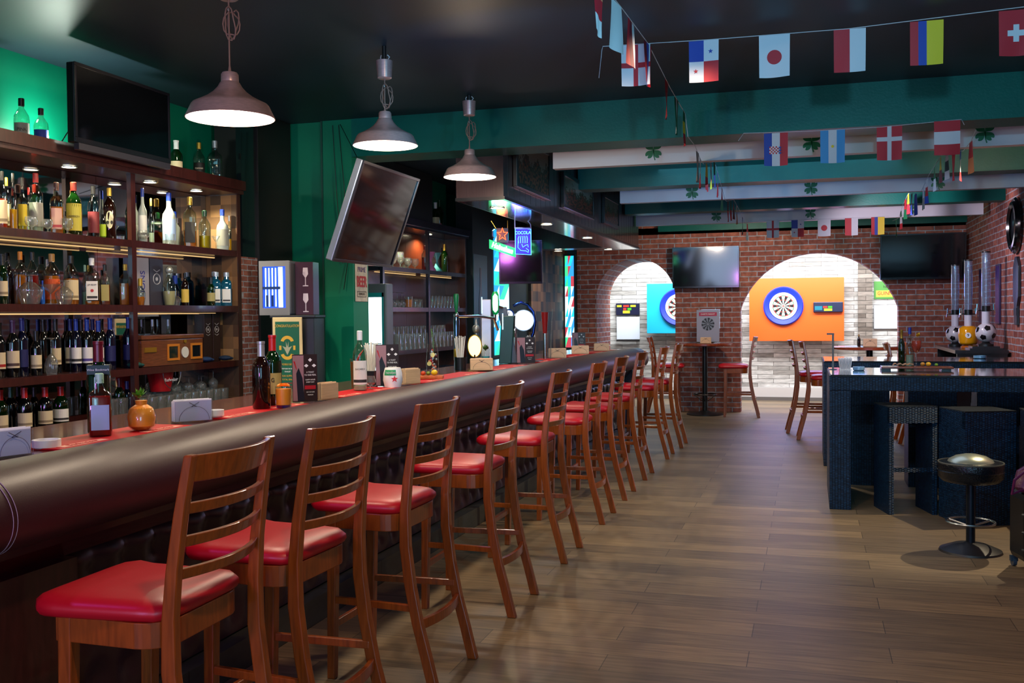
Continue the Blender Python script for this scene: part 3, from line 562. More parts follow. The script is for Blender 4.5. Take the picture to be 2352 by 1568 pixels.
BOTTLES=[
('T', -4.081, 4.437, 0.272, 0.04, 'whisky', 'clear', 'd_red', 0.72, 'black', 'grey', 'PINK', 'dark red liqueur bottle with black cap, left of the television on the cabinet top'),
('T', -4.077, 4.575, 0.245, 0.039, 'whisky', 'clear', 'pale', 0.3, 'black', 'blue', '', 'clear spirit bottle with blue label, just left of the television on the cabinet top'),
('T', -4.046, 5.763, 0.259, 0.041, 'wine', 'green', 'green', 0.6, 'white', 'cream', '', 'green bottle with white foil neck, right of the television on the cabinet top'),
('T', -4.04, 6.012, 0.287, 0.039, 'whisky', 'clear', 'd_red', 0.72, 'gold', 'black', 'CAMPARI', 'dark red aperitif bottle with gold cap on the cabinet top'),
('T', -4.034, 6.195, 0.329, 0.055, 'square', 'clear', 'none', 0, 'silver', 'none', '', 'large empty clear square decanter at the right end of the cabinet top'),
('A', -4.036, 4.243, 0.304, 0.023, 'whisky', 'clear', 'orange', 0.8, 'black', 'cream', '', 'orange-red bottle cut by the left picture edge on the highest bottle shelf'),
('A', -4.084, 4.323, 0.285, 0.02, 'whisky', 'clear', 'amber', 0.6, 'gold', 'cream', '', 'slim bottle with gold and red neck behind its neighbours on the highest bottle shelf'),
('A', -4.014, 4.292, 0.3, 0.019, 'slim', 'clear', 'gold', 0.55, 'black', 'none', '', 'tall clear bottle half full of gold spirit with black cap, highest bottle shelf'),
('A', -4.032, 4.377, 0.289, 0.023, 'slim', 'clear', 'yellow', 0.5, 'black', 'yellow', '', 'clear bottle with yellow label and black cap on the highest bottle shelf'),
('A', -4.109, 4.506, 0.255, 0.016, 'slim', 'clear', 'pale', 0.4, 'red', 'none', '', 'small clear bottle with red cap behind the row on the highest bottle shelf'),
('A', -4.03, 4.472, 0.325, 0.037, 'whisky', 'clear', 'pale', 0.5, 'red', 'grey', '', 'big clear bottle with red and gold neck and grey label, highest bottle shelf'),
('A', -4.026, 4.621, 0.293, 0.038, 'square', 'clear', 'amber', 0.8, 'brown', 'pink', '', 'square amber bottle with pink striped label and brown cap, highest bottle shelf'),
('A', -4.022, 4.754, 0.31, 0.043, 'whisky', 'green', 'green', 0.7, 'dred', 'ylabel', 'JAMESON', 'green whiskey bottle with large yellow-green label and red cap'),
('A', -4.018, 4.911, 0.309, 0.033, 'whisky', 'clear', 'dark', 0.7, 'black', 'maroon', '', 'dark bottle with red and silver print and black cap, highest bottle shelf'),
('A', -4.016, 4.988, 0.177, 0.019, 'round', 'clear', 'lime', 0.7, 'black', 'lime', '', 'small lime-green bottle beside the masked brown bottle'),
('A', -4.014, 5.047, 0.313, 0.037, 'whisky', 'brown', 'brown', 0.8, 'gold', 'mask', '', 'brown rum bottle with pale mask-shaped label and gold cap'),
('A', -4.011, 5.212, 0.305, 0.019, 'slim', 'green', 'dark', 0.8, 'dgreen', 'none', '', 'dark green slim bottle against the upright, highest bottle shelf'),
('A', -3.988, 5.321, 0.341, 0.026, 'slim', 'frost', 'white', 0.9, 'blue', 'white', '', 'bright white frosted bottle with blue cap beside the upright, right bay'),
('A', -4.063, 5.507, 0.302, 0.018, 'slim', 'clear', 'pale', 0.4, 'gold', 'none', '', 'slim clear bottle with gold cap behind the white frosted bottle'),
('A', -4.0, 5.607, 0.347, 0.043, 'slim', 'frost', 'none', 0, 'blue', 'lblue', '', 'tall frosted vodka bottle with blue neck and blue landscape label'),
('A', -3.996, 5.829, 0.343, 0.047, 'square', 'clear', 'amber', 0.5, 'gold', 'black', '', 'square whisky bottle with slanted black label, half full of amber'),
('A', -3.938, 5.912, 0.258, 0.04, 'whisky', 'clear', 'olive', 0.5, 'dgreen', 'none', '', 'green-tinted round bottle half full of amber beside the square whisky'),
('A', -3.925, 6.107, 0.285, 0.041, 'slim', 'frost', 'none', 0, 'blue', 'grey', '', 'shorter frosted vodka bottle with blue neck near the shelf end'),
('A', -3.909, 6.166, 0.246, 0.017, 'whisky', 'clear', 'gold', 0.5, 'white', 'none', '', 'clear bottle with gold spirit against the right end panel, highest bottle shelf'),
('B', -4.036, 4.23, 0.261, 0.027, 'wine', 'green', 'dark', 0.8, 'black', 'cream', '', 'green bottle with cream label at the left picture edge, second bottle shelf'),
('B', -4.113, 4.358, 0.261, 0.016, 'whisky', 'brown', 'd_red', 0.8, 'black', 'none', '', 'dark red bottle with black cap behind the row, second bottle shelf'),
('B', -4.062, 4.382, 0.284, 0.032, 'whisky', 'clear', 'amber', 0.85, 'orange', 'none', '', 'amber bottle with orange-gold cap behind a snifter, second bottle shelf'),
('B', -4.079, 4.488, 0.289, 0.032, 'whisky', 'clear', 'd_red', 0.85, 'black', 'none', '', 'red-amber bottle with black cap behind a snifter, second bottle shelf'),
('B', -3.99, 4.461, 0.129, 0.012, 'round', 'blue', 'blue', 0.8, 'blue', 'none', '', 'small bright blue bottle between the snifter and the martini glass'),
('B', -4.056, 4.609, 0.285, 0.043, 'whisky', 'clear', 'amber2', 0.85, 'tan', 'orange', '', 'broad amber whisky bottle with tan stopper and orange slanted label'),
('B', -4.052, 4.755, 0.283, 0.041, 'whisky', 'clear', 'amber', 0.8, 'black', 'cream', '', 'whisky bottle with cream label and black cap behind the rounded glass'),
('B', -4.098, 4.923, 0.237, 0.018, 'slim', 'clear', 'pale', 0.5, 'mint', 'none', '', 'clear bottle with pale green cap behind the white label bourbon'),
('B', -4.0, 4.864, 0.273, 0.044, 'square', 'clear', 'amber', 0.12, 'white', 'white', 'JIM BEAM', 'square bourbon bottle with white label, red seal and white cap'),
('B', -4.016, 4.996, 0.241, 0.031, 'square', 'clear', 'brown', 0.75, 'black', 'olive', '', 'bourbon bottle with olive label and black cap'),
('B', -4.013, 5.176, 0.252, 0.038, 'square', 'clear', 'amber', 0.8, 'gold', 'none', '', 'plain square amber bottle with gold cap, second bottle shelf'),
('B', -4.039, 5.256, 0.224, 0.022, 'round', 'clear', 'amber', 0.8, 'brown', 'none', '', 'small amber bottle against the upright, second bottle shelf'),
('B', -3.989, 5.287, 0.167, 0.03, 'decanter', 'clear', 'amber2', 0.4, 'gold', 'none', '', 'round flat cognac bottle against the upright, right bay'),
('B', -3.981, 5.57, 0.258, 0.045, 'decanter', 'clear', 'cream', 0.45, 'ball', 'none', '', 'decanter of cream liqueur with steel ball stopper'),
('B', -4.046, 5.723, 0.202, 0.035, 'decanter', 'clear', 'dblue', 0.5, 'blue', 'none', '', 'small dark blue decanter behind the cream liqueur'),
('B', -3.988, 5.75, 0.219, 0.026, 'whisky', 'brown', 'dark', 0.8, 'black', 'ylabel2', '', 'dark liqueur bottle with yellow label beside the decanters'),
('B', -3.925, 5.955, 0.193, 0.028, 'wine', 'green', 'dark', 0.8, 'black', 'olive', '', 'short black bottle just left of the blue gin bottles'),
('B', -3.948, 6.05, 0.234, 0.039, 'bombay', 'sapph', 'none', 0, 'silver', 'white', '', 'leftmost of three square blue gin bottles'),
('B', -3.923, 6.141, 0.235, 0.04, 'bombay', 'sapph', 'none', 0, 'silver', 'white', '', 'middle and frontmost of three square blue gin bottles'),
('B', -4.013, 6.131, 0.241, 0.037, 'bombay', 'sapph', 'none', 0, 'silver', 'white', '', 'rightmost of three square blue gin bottles at the end panel'),
('C', -4.041, 4.205, 0.286, 0.03, 'wine', 'wine', 'none', 0, 'black', 'creamr', '', 'wine bottle with red-banded label cut by the left picture edge'),
('C', -4.011, 4.264, 0.299, 0.033, 'wine', 'wine', 'none', 0, 'purple', 'creamb', '', 'wine bottle with cream label over a brown band and purple foil'),
('C', -4.013, 4.331, 0.31, 0.031, 'wine', 'bluewine', 'none', 0, 'dblue', 'navy', '', 'deep blue wine bottle with blue foil at the left of its shelf'),
('C', -3.992, 4.407, 0.239, 0.029, 'wine', 'wine', 'none', 0, 'black', 'cream', '', 'short dark wine bottle with cream label beside the upturned wine glass'),
('C', -4.107, 4.591, 0.299, 0.027, 'wine', 'wine', 'none', 0, 'black', 'none', '', 'dark wine bottle standing behind the upturned wine glass'),
('C', -4.056, 4.627, 0.303, 0.029, 'wine', 'wine', 'none', 0, 'black', 'cream', '', 'dark wine bottle with cream label right of the upturned wine glass'),
('C', -4.082, 4.772, 0.302, 0.028, 'wine', 'wine', 'none', 0, 'dblue', 'creamb', '', 'blue-foiled wine bottle at the left of the tight wine row, partly hidden'),
('C', -4.023, 4.751, 0.302, 0.029, 'wine', 'bluewine', 'none', 0, 'blue', 'white', '', 'wine bottle behind the red-capped bar bottle, white label'),
('C', -4.099, 4.885, 0.297, 0.028, 'wine', 'wine', 'none', 0, 'black', 'none', '', 'black-capped wine bottle at the back of the tight row'),
('C', -4.001, 4.815, 0.299, 0.03, 'wine', 'wine', 'none', 0, 'blue', 'whitep', '', 'wine bottle with white label over a purple band'),
('C', -4.097, 4.979, 0.301, 0.029, 'wine', 'wine', 'none', 0, 'dblue', 'none', '', 'unlabelled blue-foiled wine bottle at the back of the tight row'),
('C', -3.998, 4.907, 0.291, 0.031, 'wine', 'wine', 'none', 0, 'blue', 'white', '', 'wine bottle with plain white label over a black line'),
('C', -4.094, 5.055, 0.3, 0.029, 'wine', 'wine', 'none', 0, 'black', 'none', '', 'wine bottle hidden behind the gap of the two blue-labelled ones'),
('C', -3.996, 5.007, 0.305, 0.032, 'wine', 'bluewine', 'none', 0, 'blue', 'navy', '', 'left of the two wine bottles with dark blue labels'),
('C', -3.993, 5.171, 0.31, 0.034, 'wine', 'bluewine', 'none', 0, 'blue', 'navy', '', 'right of the two wine bottles with dark blue labels, at the upright'),
('D', -4.037, 4.197, 0.243, 0.039, 'wine', 'green', 'none', 0, 'red', 'cream', '', 'wine bottle with red foil cut by the left picture edge, lowest shelf'),
('D', -4.106, 4.343, 0.245, 0.035, 'wine', 'wine', 'none', 0, 'dgreen', 'none', '', 'dark bottle with green foil at the left of the lowest shelf'),
('D', -3.994, 4.319, 0.246, 0.038, 'wine', 'wine', 'none', 0, 'red', 'cream', '', 'dark wine bottle with red foil and cream label, second from left picture edge'),
('D', -4.109, 4.513, 0.232, 0.029, 'wine', 'wine', 'none', 0, 'black', 'none', '', 'black-foiled wine bottle standing behind two red-foiled ones'),
('D', -4.009, 4.484, 0.236, 0.039, 'wine', 'wine', 'none', 0, 'red', 'cream', '', 'dark wine bottle with bright red foil left of the green one'),
('D', -4.026, 4.622, 0.23, 0.042, 'wine', 'green', 'none', 0, 'red', 'white', '', 'green wine bottle with maroon foil and white label, lowest shelf'),
('D', -4.065, 5.047, 0.252, 0.029, 'wine', 'green', 'none', 0, 'maroon', 'none', '', 'green wine bottle with maroon foil behind the mugs, left one'),
('D', -4.063, 5.167, 0.241, 0.032, 'wine', 'green', 'none', 0, 'maroon', 'none', '', 'green wine bottle with maroon foil behind the mugs, right one'),
('D', -4.06, 5.233, 0.219, 0.03, 'wine', 'bluewine', 'none', 0, 'dblue', 'none', '', 'dark blue wine bottle beside the upright on the lowest shelf'),
]

# ================================================================ BOTTLES
GL = dict(clear=glassy('bottle_clear', 'dfeae2', .6), green=glassy('bottle_green', '2c6a28', .6, .03, .15, '1a5018'), brown=glassy('bottle_brown', '5a2a10', .5, .03, .2, '3a1808'),
 frost=mat('bottle_frosted', 'b8c4c0', .35, trans=.3), blue=mat('bottle_blue', '2060c0', .1, spec=.9), sapph=glassy('bottle_sapphire', '4ab8d8', .6, .03, .25, '1c8cb4'),
 wine=mat('bottle_wine_dark', '080a0a', .08, spec=.9), bluewine=mat('bottle_wine_blue', '060a20', .08, spec=.9))
LQ = dict(d_red='a81408', pale='d8dcc8', green='6a8a20', orange='d03c10', amber='e07810', amber2='f08414', gold='ffb818', yellow='ffd820', dark='160a08', lime='90c020', brown='9c3c08', white='f4f8fa', olive='c0a018', blue='2060c0', cream='d8c49a', dblue='101850')
CP = dict(black='101010', white='e8ecf0', gold='c8a040', silver='b0b4b8', red='b01818', brown='4a2818', dred='a0281c', dgreen='0c3c20', blue='1838a0', orange='d88a20', tan='b08848', mint='a8d8c0', purple='3a1c4a', dblue='0c1c70', maroon='6a1024', ball='b8c0b8')
LB = dict(grey='8c8c84', blue='1c3ca0', cream='d4c4a0', black='14100e', yellow='c8b020', pink='c89890', ylabel='b8b040', maroon='6a1c24', lime='a8c828', mask='b4a890', white='e4e4e0', lblue='9cb8e0', olive='a89c60', orange='c8501c', ylabel2='d8b850', creamr='d4c4a0', creamb='d0c0a0', navy='0c1454', whitep='dcdce0')
PROF = dict(
 whisky=[(.93, 0), (1, .02), (1, .58), (.92, .66), (.6, .74), (.36, .80), (.32, .86), (.34, .90)],
 square=[(.95, 0), (1, .02), (1, .62), (.9, .68), (.5, .74), (.32, .79), (.30, .87), (.33, .90)],
 slim=[(.95, 0), (1, .02), (1, .52), (.9, .60), (.55, .67), (.38, .72), (.34, .80), (.34, .90)],
 wine=[(.93, 0), (1, .02), (1, .60), (.93, .66), (.6, .73), (.40, .78), (.36, .84), (.37, .92)],
 round=[(.8, 0), (1, .08), (1, .55), (.8, .66), (.4, .76), (.36, .9)],
 decanter=[(.7, 0), (.78, .04), (1, .30), (.98, .45), (.7, .6), (.45, .68), (.4, .78)],
 bombay=[(.95, 0), (1, .02), (1, .66), (.85, .74), (.42, .80), (.38, .9)])
def radius_at(prof, t):
    for (a, p), (b, q) in zip(prof, prof[1:]):
        if t <= q: return a + (b - a) * (t - p) / max(q - p, 1e-6)
    return prof[-1][0]
def lab_patch(mb, prof, r, h, t0, t1, a_c, half, sq, m=None, out=1.02, k=10):
    vs = []
    for t in (t0, (t0 + t1) / 2, t1):
        for i in range(k + 1):
            a = a_c - half + 2 * half * i / k; c, s = math.cos(a), math.sin(a); kk = 1 / (abs(c) ** sq + abs(s) ** sq) ** (1 / sq) if sq else 1
            rr = radius_at(prof, t) * r * out * kk; vs.append((rr * c, rr * s, t * h))
    mb.add(vs, [(j * (k + 1) + i, j * (k + 1) + i + 1, (j + 1) * (k + 1) + i + 1, (j + 1) * (k + 1) + i) for j in range(2) for i in range(k)], m)
def bottle(x, y, z, h, r, ty, g, lq, fill, cap, lc, tx, lab, grp, name='liquor_bottle', cat='bottle', capfrac=None):
    t = thing(name, lab, cat, (x, y, z), 0, grp); prof = PROF[ty]; sq = 6 if ty in ('square', 'bombay') else 0
    if sq: r *= .92
    fc = math.atan2(-y, -x)   # towards the room's near end, labels are turned to the customers
    if sq: t.rotation_euler = (0, 0, fc); fc = 0.0
    P_ = [(a * r, b * h) for a, b in prof]
    MB().lathe(P_, n=24, sq=sq, a0=0).build('glass_body', GL[g], t, smooth=1)
    if lq != 'none' and fill > 0:
        top = .62 * fill if ty != 'decanter' else .8 * fill
        top = max(top, fill * .66)
        ts = [0.012, .03] + [q for _, q in prof if .03 < q < top] + [top]
        L = [(radius_at(prof, q) * r * .9, q * h) for q in ts]
        op = lq in ('white', 'cream', 'dblue', 'dark')
        lm = mat('liquid_' + lq, LQ[lq], .15, spec=.5) if op else glassy('liquid_' + lq, LQ[lq], .3, .05, .7)
        MB().lathe(L, n=20, sq=sq, a0=0).build('liquid', lm, t, smooth=1)
    cm = mat('cap_' + cap, CP[cap], .3, .6 if cap in ('gold', 'silver', 'ball') else 0)
    te = prof[-1][1]; rn = prof[-1][0] * r
    cb = MB()
    if cap == 'ball': cb.cyl((0, 0, te * h), rn * 1.05, .02 * h, 16).sphere((0, 0, te * h + .11 * h), h * .10, 16, 10)
    elif ty == 'wine': cb.lathe([(.42 * r, .775 * h), (.40 * r, .80 * h), (.40 * r, .96 * h), (.45 * r, .965 * h), (.45 * r, h), (.2 * r, h)], n=16)
    elif ty == 'bombay': cb.cyl((0, 0, .87 * h), rn * 1.5, .13 * h, 16)
    else: cb.lathe([(rn * 1.12, te * h - .06 * h), (rn * 1.15, h * .99), (rn * .8, h)], n=16)
    cb.build('stopper' if cap in ('ball', 'tan') else 'cap', cm, t, smooth=1)
    lo = t
    if lc != 'none':
        lm = mat('label_' + lc, LB[lc], .6); lb = MB()
        wide = ty == 'wine'; t0, t1 = (.16, .46) if wide else (.1, .5)
        if lc == 'ylabel': t0, t1 = .1, .6
        if lc == 'mask':
            f = lambda u, v, d: (math.cos(fc + u) * (r * 1.015 + d), math.sin(fc + u) * (r * 1.015 + d), v * h)
            pts = [(.62 * math.cos(a) * (1 if math.sin(a) > 0 else .85), .38 + .17 * math.sin(a)) for a in [2 * PI * i / 20 for i in range(20)]]
            lb.prism(pts, f, 0, .001)
            for s in (-1, 1): lb.prism([(s * .28 + .2 * math.cos(a), .33 + .035 * math.sin(a)) for a in [2 * PI * i / 10 for i in range(10)]], f, .0011, .0016, 1)
            lb.build('label', [lm, mat('label_dark', '181210', .6)], t)
        else:
            lab_patch(lb, prof, r, h, t0, t1, fc, 1.15 if not sq else .66, sq, out=1.02)
            if lc in ('creamr', 'creamb', 'whitep', 'cream', 'white', 'pink'):
                lab_patch(lb, prof, r, h, t0 + .035, t0 + .085, fc, 1.1 if not sq else .6, sq, 1, out=1.028)
            bc = dict(creamr='a01818', creamb='4a3430', whitep='4a3c8c', cream='8a7a60', white='2a2a2c', pink='a83848').get(lc, '333333')
            lo = lb.build('label', [lm, mat('label_band_' + lc, bc, .6)], t)
        if lc == 'yellow' or tx == '':
            pass
    if tx:
        n = Vector((math.cos(fc), math.sin(fc), 0)); rr = r * (1.06 if not sq else 1.045); rt = Vector((-n.y, n.x, 0))
        text(tx, 2.0 * r / max(len(tx), 4) * 1.25, Vector((0, 0, (.42 if sq else .36) * h)) + n * rr, rt, (0, 0, 1), mat('label_ink_' + ('w' if lc == 'black' else 'k'), 'e8d8c0' if lc == 'black' else '241a18', .6), lo, sx=.9)
        if lc == 'white' and sq:
            d_ = MB(); disc(d_, n * rr + Vector((0, 0, .3 * h)), r * .22, 16, n, .001); d_.build('seal', mat('red_seal', 'b01c24', .5), lo)
    return t
SHZ = dict(A=(1.967, 'bottles on the highest shelf'), B=(1.578, 'bottles on the second shelf'), C=(1.195, 'wine bottles on the third shelf'), D=(.889, 'wine bottles on the lowest shelf'), T=(2.42, 'bottles on top of the cabinet'))
for (s, x, y, h, r, ty, g, lq, fi, cp, lc, tx, lab) in BOTTLES:
    bottle(x, y, SHZ[s][0] + .0005, h, r, ty, g, lq, fi, cp, lc, tx, lab, SHZ[s][1], 'wine_bottle' if s in 'CD' else ('gin_bottle' if ty == 'bombay' else 'liquor_bottle'))

# ---------------------------------------------------------------- glassware
GP = dict(
 martini=[(.0, .0), (.6, .0), (.6, .03), (.08, .06), (.05, .12), (.05, .50), (.12, .54), (1, 1)],
 wine=[(.0, 0), (.72, 0), (.7, .02), (.1, .05), (.07, .12), (.07, .42), (.35, .46), (.85, .6), (1, .74), (.9, .9), (.78, 1)],
 snifter=[(0, 0), (.62, 0), (.6, .03), (.12, .06), (.10, .22), (.5, .28), (1, .5), (1, .62), (.72, 1)],
 tumbler=[(0, 0), (.82, 0), (.86, .03), (1, 1)],
 mug=[(0, 0), (.95, 0), (1, .06), (.92, .5), (1, 1)],
 goblet=[(0, 0), (.7, 0), (.7, .04), (.15, .1), (.15, .25), (.8, .4), (1, .65), (.9, 1)])
def glassware(name, kind, lab, cat, loc, h, r, grp=None, inv=False, m='glass2', sq=0):
    pr = [(max(a, .001) * r, b * h) for a, b in GP[kind]]
    if inv: pr = [(a, h - b) for a, b in reversed(pr)]
    mb = MB().lathe(pr, n=18, cap=False, sq=sq)
    if kind in ('mug', 'tumbler') and not inv: pass
    o = mb.build(name, m, smooth=1, loc=loc); tag(o, lab, cat, grp)
    return o
def G(s, d, z): x, y, _ = sp(s, d, 0); return (x, y, z)
for a in [('goblet_glass', 'goblet', 'small stemmed goblet before the grey-labelled bottle on the highest shelf', G(4.36, .05, 1.968), .075, .034, False),
 ('goblet_glass', 'goblet', 'small yellow-lit goblet before the amber square bottle', G(4.47, .045, 1.968), .07, .028, False),
 ('wine_glass', 'goblet', 'little tulip glass at the foot of the yellow-green label whiskey bottle', G(4.62, .05, 1.968), .09, .032, False),
 ('snifter_glass', 'snifter', 'small snifter with red drink beside the white frosted bottle', G(5.27, .06, 1.968), .075, .036, False),
 ('martini_glass', 'martini', 'martini glass left of the blue landscape vodka', G(5.35, .15, 1.968), .12, .045, False),
 ('tumbler', 'mug', 'short round glass between vodka and square whisky', G(5.53, .06, 1.968), .07, .03, False),
 ('martini_glass', 'martini', 'small martini glass right of the shorter frosted vodka', G(6.0, .04, 1.968), .09, .03, False),
 ('snifter_glass', 'snifter', 'large upturned snifter before two amber bottles, second shelf', G(4.35, .06, 1.579), .155, .062, True),
 ('martini_glass', 'martini', 'martini glass on the second bottle shelf before the broad amber bottle', G(4.49, .055, 1.579), .11, .06, False),
 ('snifter_glass', 'snifter', 'large upturned snifter left of the white-label bourbon', G(4.595, .06, 1.579), .13, .048, True),
 ('snifter_glass', 'snifter', 'upturned sparkling snifter between decanters and blue gins', G(5.63, .1, 1.579), .085, .036, True),
 ('wine_glass', 'wine', 'upturned wine glass among the wine bottles on the third shelf', G(4.475, .045, 1.196), .2, .034, True)]:
    glassware(a[0], a[1], a[2], 'glass', a[3], a[4], a[5], None, a[6])
random.seed(3)
# rows of upturned mugs and stemmed glasses on the lowest shelf
k = 0
for s in [4.90 + .0, 4.985, 5.07]:
    glassware('beer_mug', 'mug', 'ribbed beer mug behind the orange drink, beside the green wine bottles', 'glass', G(s, .08, .8895), .13, .038, 'mugs left of the upright on the lowest shelf', True)
for row, (d, n, h) in enumerate([(.04, 11, .12), (.13, 11, .125), (.215, 11, .13)]):
    for i in range(n):
        glassware('beer_mug', 'mug', 'upturned clear beer mug in the packed rows right of the upright', 'glass', G(5.22 + i * .084, d, .8895), h, .036, 'packed beer mugs on the lowest shelf', True)
for i in range(7):
    glassware('wine_glass', 'wine', 'upturned stemmed glass standing on the packed beer mugs', 'glass', G(5.62 + i * .068, .10 + .07 * (i % 2), 1.016), .085 + .03 * (i > 5), .034, 'stemmed glasses upturned on the packed mugs', True)
# far cabinet glasses
for i in range(10):
    glassware('tumbler', 'tumbler', 'upturned tall tumbler in the row on the right middle shelf of the far cabinet', 'glass', G(9.78 + i * .09, .06, 1.5785), .13, .036, 'tumbler row in the far cabinet', True)
for i in range(5):
    glassware('stem_glass', 'wine', 'stemmed glass on the left middle shelf of the far cabinet', 'glass', G(8.72 + i * .11, .08, 1.5785), .15, .04, 'stemmed glasses in the far cabinet', True)
for i in range(2):
    glassware('tumbler', 'tumbler', 'short upturned tumbler right of the orange drink glass in the far cabinet', 'glass', G(9.38 + i * .12, .05, 1.5785), .09, .045, 'short tumblers in the far cabinet', True)
og = thing('orange_drink_glass', 'glass of bright orange drink among upturned glasses in the far cabinet', 'glass', G(9.25, .05, 1.5785))
MB().lathe([(.038, 0), (.042, .11)], n=16, cap=False).build('glass_wall', 'glass2', og, smooth=1); MB().lathe([(.034, .005), (.037, .08)], n=16).build('drink', mat('orange_drink', 'e88018', .2), og, smooth=1)
for row in range(2):
    for i in range(14):
        glassware('beer_glass', 'tumbler', 'upturned beer glass in the packed rows on the lower shelf of the far cabinet', 'glass', G(8.97 + i * .112, .05 + row * .12, 1.1605), .16 + .07 * row, .042, 'packed beer glasses in the far cabinet', True)
for i in range(7):
    a = G(8.95 + .09 * i, .08 + .04 * (i % 2), 1.9685)
    glassware('goblet_glass', 'goblet', 'small sparkling goblet in the cluster on the top left shelf of the far cabinet', 'glass', a, .11 + .05 * (i in (1, 2, 3)), .04, 'goblet cluster in the far cabinet')
bottle(*G(9.75, .08, 1.968), .26, .035, 'whisky', 'clear', 'd_red', .8, 'red', 'none', '', 'red bottle beside the pink hourglass holder in the far cabinet', 'bottles in the far cabinet')
bottle(*G(10.3, .08, 1.968), .31, .036, 'wine', 'green', 'none', 0, 'gold', 'none', '', 'dark gold-lit bottle right of the hourglass holders in the far cabinet', 'bottles in the far cabinet')
bottle(*G(10.45, .16, 1.968), .28, .038, 'wine', 'wine', 'none', 0, 'black', 'none', '', 'black bottle at the right end of the far cabinet top shelf', 'bottles in the far cabinet')
bottle(*G(10.15, .12, 2.4205), .30, .045, 'wine', 'green', 'green', .7, 'white', 'cream', '', 'green bottle with silver neck on top of the far cabinet', 'bottles on the far cabinet top')
bottle(*G(10.27, .12, 2.4205), .34, .045, 'wine', 'green', 'green', .7, 'dgreen', 'none', '', 'taller green bottle on top of the far cabinet', 'bottles on the far cabinet top')
for s, c, l in [(9.86, 'd080b8', 'pink hourglass-shaped holder on the far cabinet shelf'), (10.03, '60b8b8', 'turquoise hourglass-shaped holder on the far cabinet shelf')]:
    tag(MB().lathe([(.055, 0), (.055, .015), (.03, .05), (.012, .1), (.012, .12), (.045, .19), (.05, .20)], n=20).build('hourglass_holder', mat('holder_' + c, c, .25, .3), smooth=1, loc=G(s, .06, 1.968)), l, 'holder')

# ---------------------------------------------------------------- things on the near cabinet shelves
def lbox(mb, w, d, z0, z1, m=None, y0=0): return mb.box(-w / 2, w / 2, y0 - d / 2, y0 + d / 2, z0, z1, m)
ROT = math.atan2(SD.y, SD.x) - PI / 2
def shelf_thing(name, lab, cat, s, d, z, grp=None):   # local +y runs along the shelf, local +x faces the room
    x, y, _ = sp(s, d, 0); return thing(name, lab, cat, (x, y, z), ROT, grp)
hm = shelf_thing('humidor', 'wooden cigar humidor with two small windows and a white dial on the third shelf', 'box', 5.52, .10, 1.196)
hw = mat('humidor_walnut', '6a3a22', .3, coat=.4, noise=(14, .4, (1, 1, 8)))
MB().box(-.09, .07, -.32, .30, 0, .165).box(-.095, .075, -.325, .305, .168, .195).build('body', hw, hm, bevel=.004)
for y_ in (-.02, .22):
    f = MB(); f.box(.071, .078, y_ - .06, y_ + .06, .03, .045).box(.071, .078, y_ - .06, y_ + .06, .12, .135).box(.071, .078, y_ - .06, y_ - .047, .045, .12).box(.071, .078, y_ + .047, y_ + .06, .045, .12); f.build('window_frame', mat('humidor_trim', 'c87828', .3), hm); MB().box(.0705, .072, y_ - .047, y_ + .047, .045, .12).build('window_pane', mat('dark_pane', '14181c', .08), hm)
d_ = MB(); disc(d_, (.074, .10, .078), .036, 20, (1, 0, 0), .006); d_.build('dial', mat('dial_white', 'd8d8d0', .3), hm); d_ = MB(); disc(d_, (.076, .10, .15), .012, 14, (1, 0, 0), .006); d_.build('lock', 'gold', hm)
f = MB(); f.box(.071, .078, -.30, -.19, .09, .12); f.build('plaque', 'gold', hm)
for s_, l in [(5.46, 'left of two bottle tops with silver caps behind the humidor'), (5.62, 'right of two bottle tops with silver caps behind the humidor')]:
    bottle(*G(s_ + .08, .215, 1.196), .295, .028, 'slim', 'clear', 'none', 0, 'silver', 'none', '', l, 'silver-capped bottles behind the humidor')
for s_, l in [(5.95, 'left of two tall dark gift boxes beside the humidor'), (6.05, 'right of two tall dark gift boxes beside the humidor')]:
    t = shelf_thing('gift_box', l, 'box', s_, .12, 1.196, 'dark gift boxes on the third shelf')
    MB().box(-.04, .04, -.042, .042, 0, .33).build('carton', mat('brown_carton', '2c1c18', .4), t, bevel=.002)
    e = MB()
    e.tube([(.0408, .022 * math.cos(a), .22 + .022 * math.sin(a)) for a in [2 * PI * i / 18 for i in range(18)]], .0022, 4, closed=True); disc(e, (.0405, 0, .22), .009, 12, (1, 0, 0), .001); e.tube([(.0408, -.022, .188), (.0408, 0, .178), (.0408, .022, .188)], .0022, 4).tube([(.0408, -.022, .262), (.0408, 0, .25), (.0408, .022, .262)], .0022, 4)
    e.build('crest_print', mat('silver_print', '9a9490', .4), t)
bx1 = shelf_thing('gift_box', 'pale grey tall gift box with blue lettering on the second shelf', 'box', 5.28 + .08, .19, 1.579, 'gift boxes on the second shelf')
MB().box(-.05, .05, -.06, .06, 0, .30).build('carton', mat('grey_carton', '9a96a0', .4), bx1, bevel=.002); text('IONS', .06, (.051, 0, .15), (0, 0, 1), (0, -1, 0), mat('blue_ink', '282c8c', .5), bx1)
bx2 = shelf_thing('gift_box', 'dark grey tall gift box with crest on the second shelf', 'box', 5.28 + .215, .19, 1.579, 'gift boxes on the second shelf')
MB().box(-.05, .05, -.065, .065, 0, .30).build('carton', mat('dark_carton', '3c3a48', .4), bx2, bevel=.002); e = MB(); e.tube([(.0508, .034 * math.cos(a), .17 + .034 * math.sin(a)) for a in [2 * PI * i / 24 for i in range(24)]], .003, 4, closed=True); disc(e, (.0505, 0, .17), .012, 14, (1, 0, 0), .001); e.tube([(.0508, -.03, .23), (.0508, 0, .215), (.0508, .03, .23)], .003, 4); e.build('crest_print', mat('silver_print2', 'b0b0bc', .4), bx2)
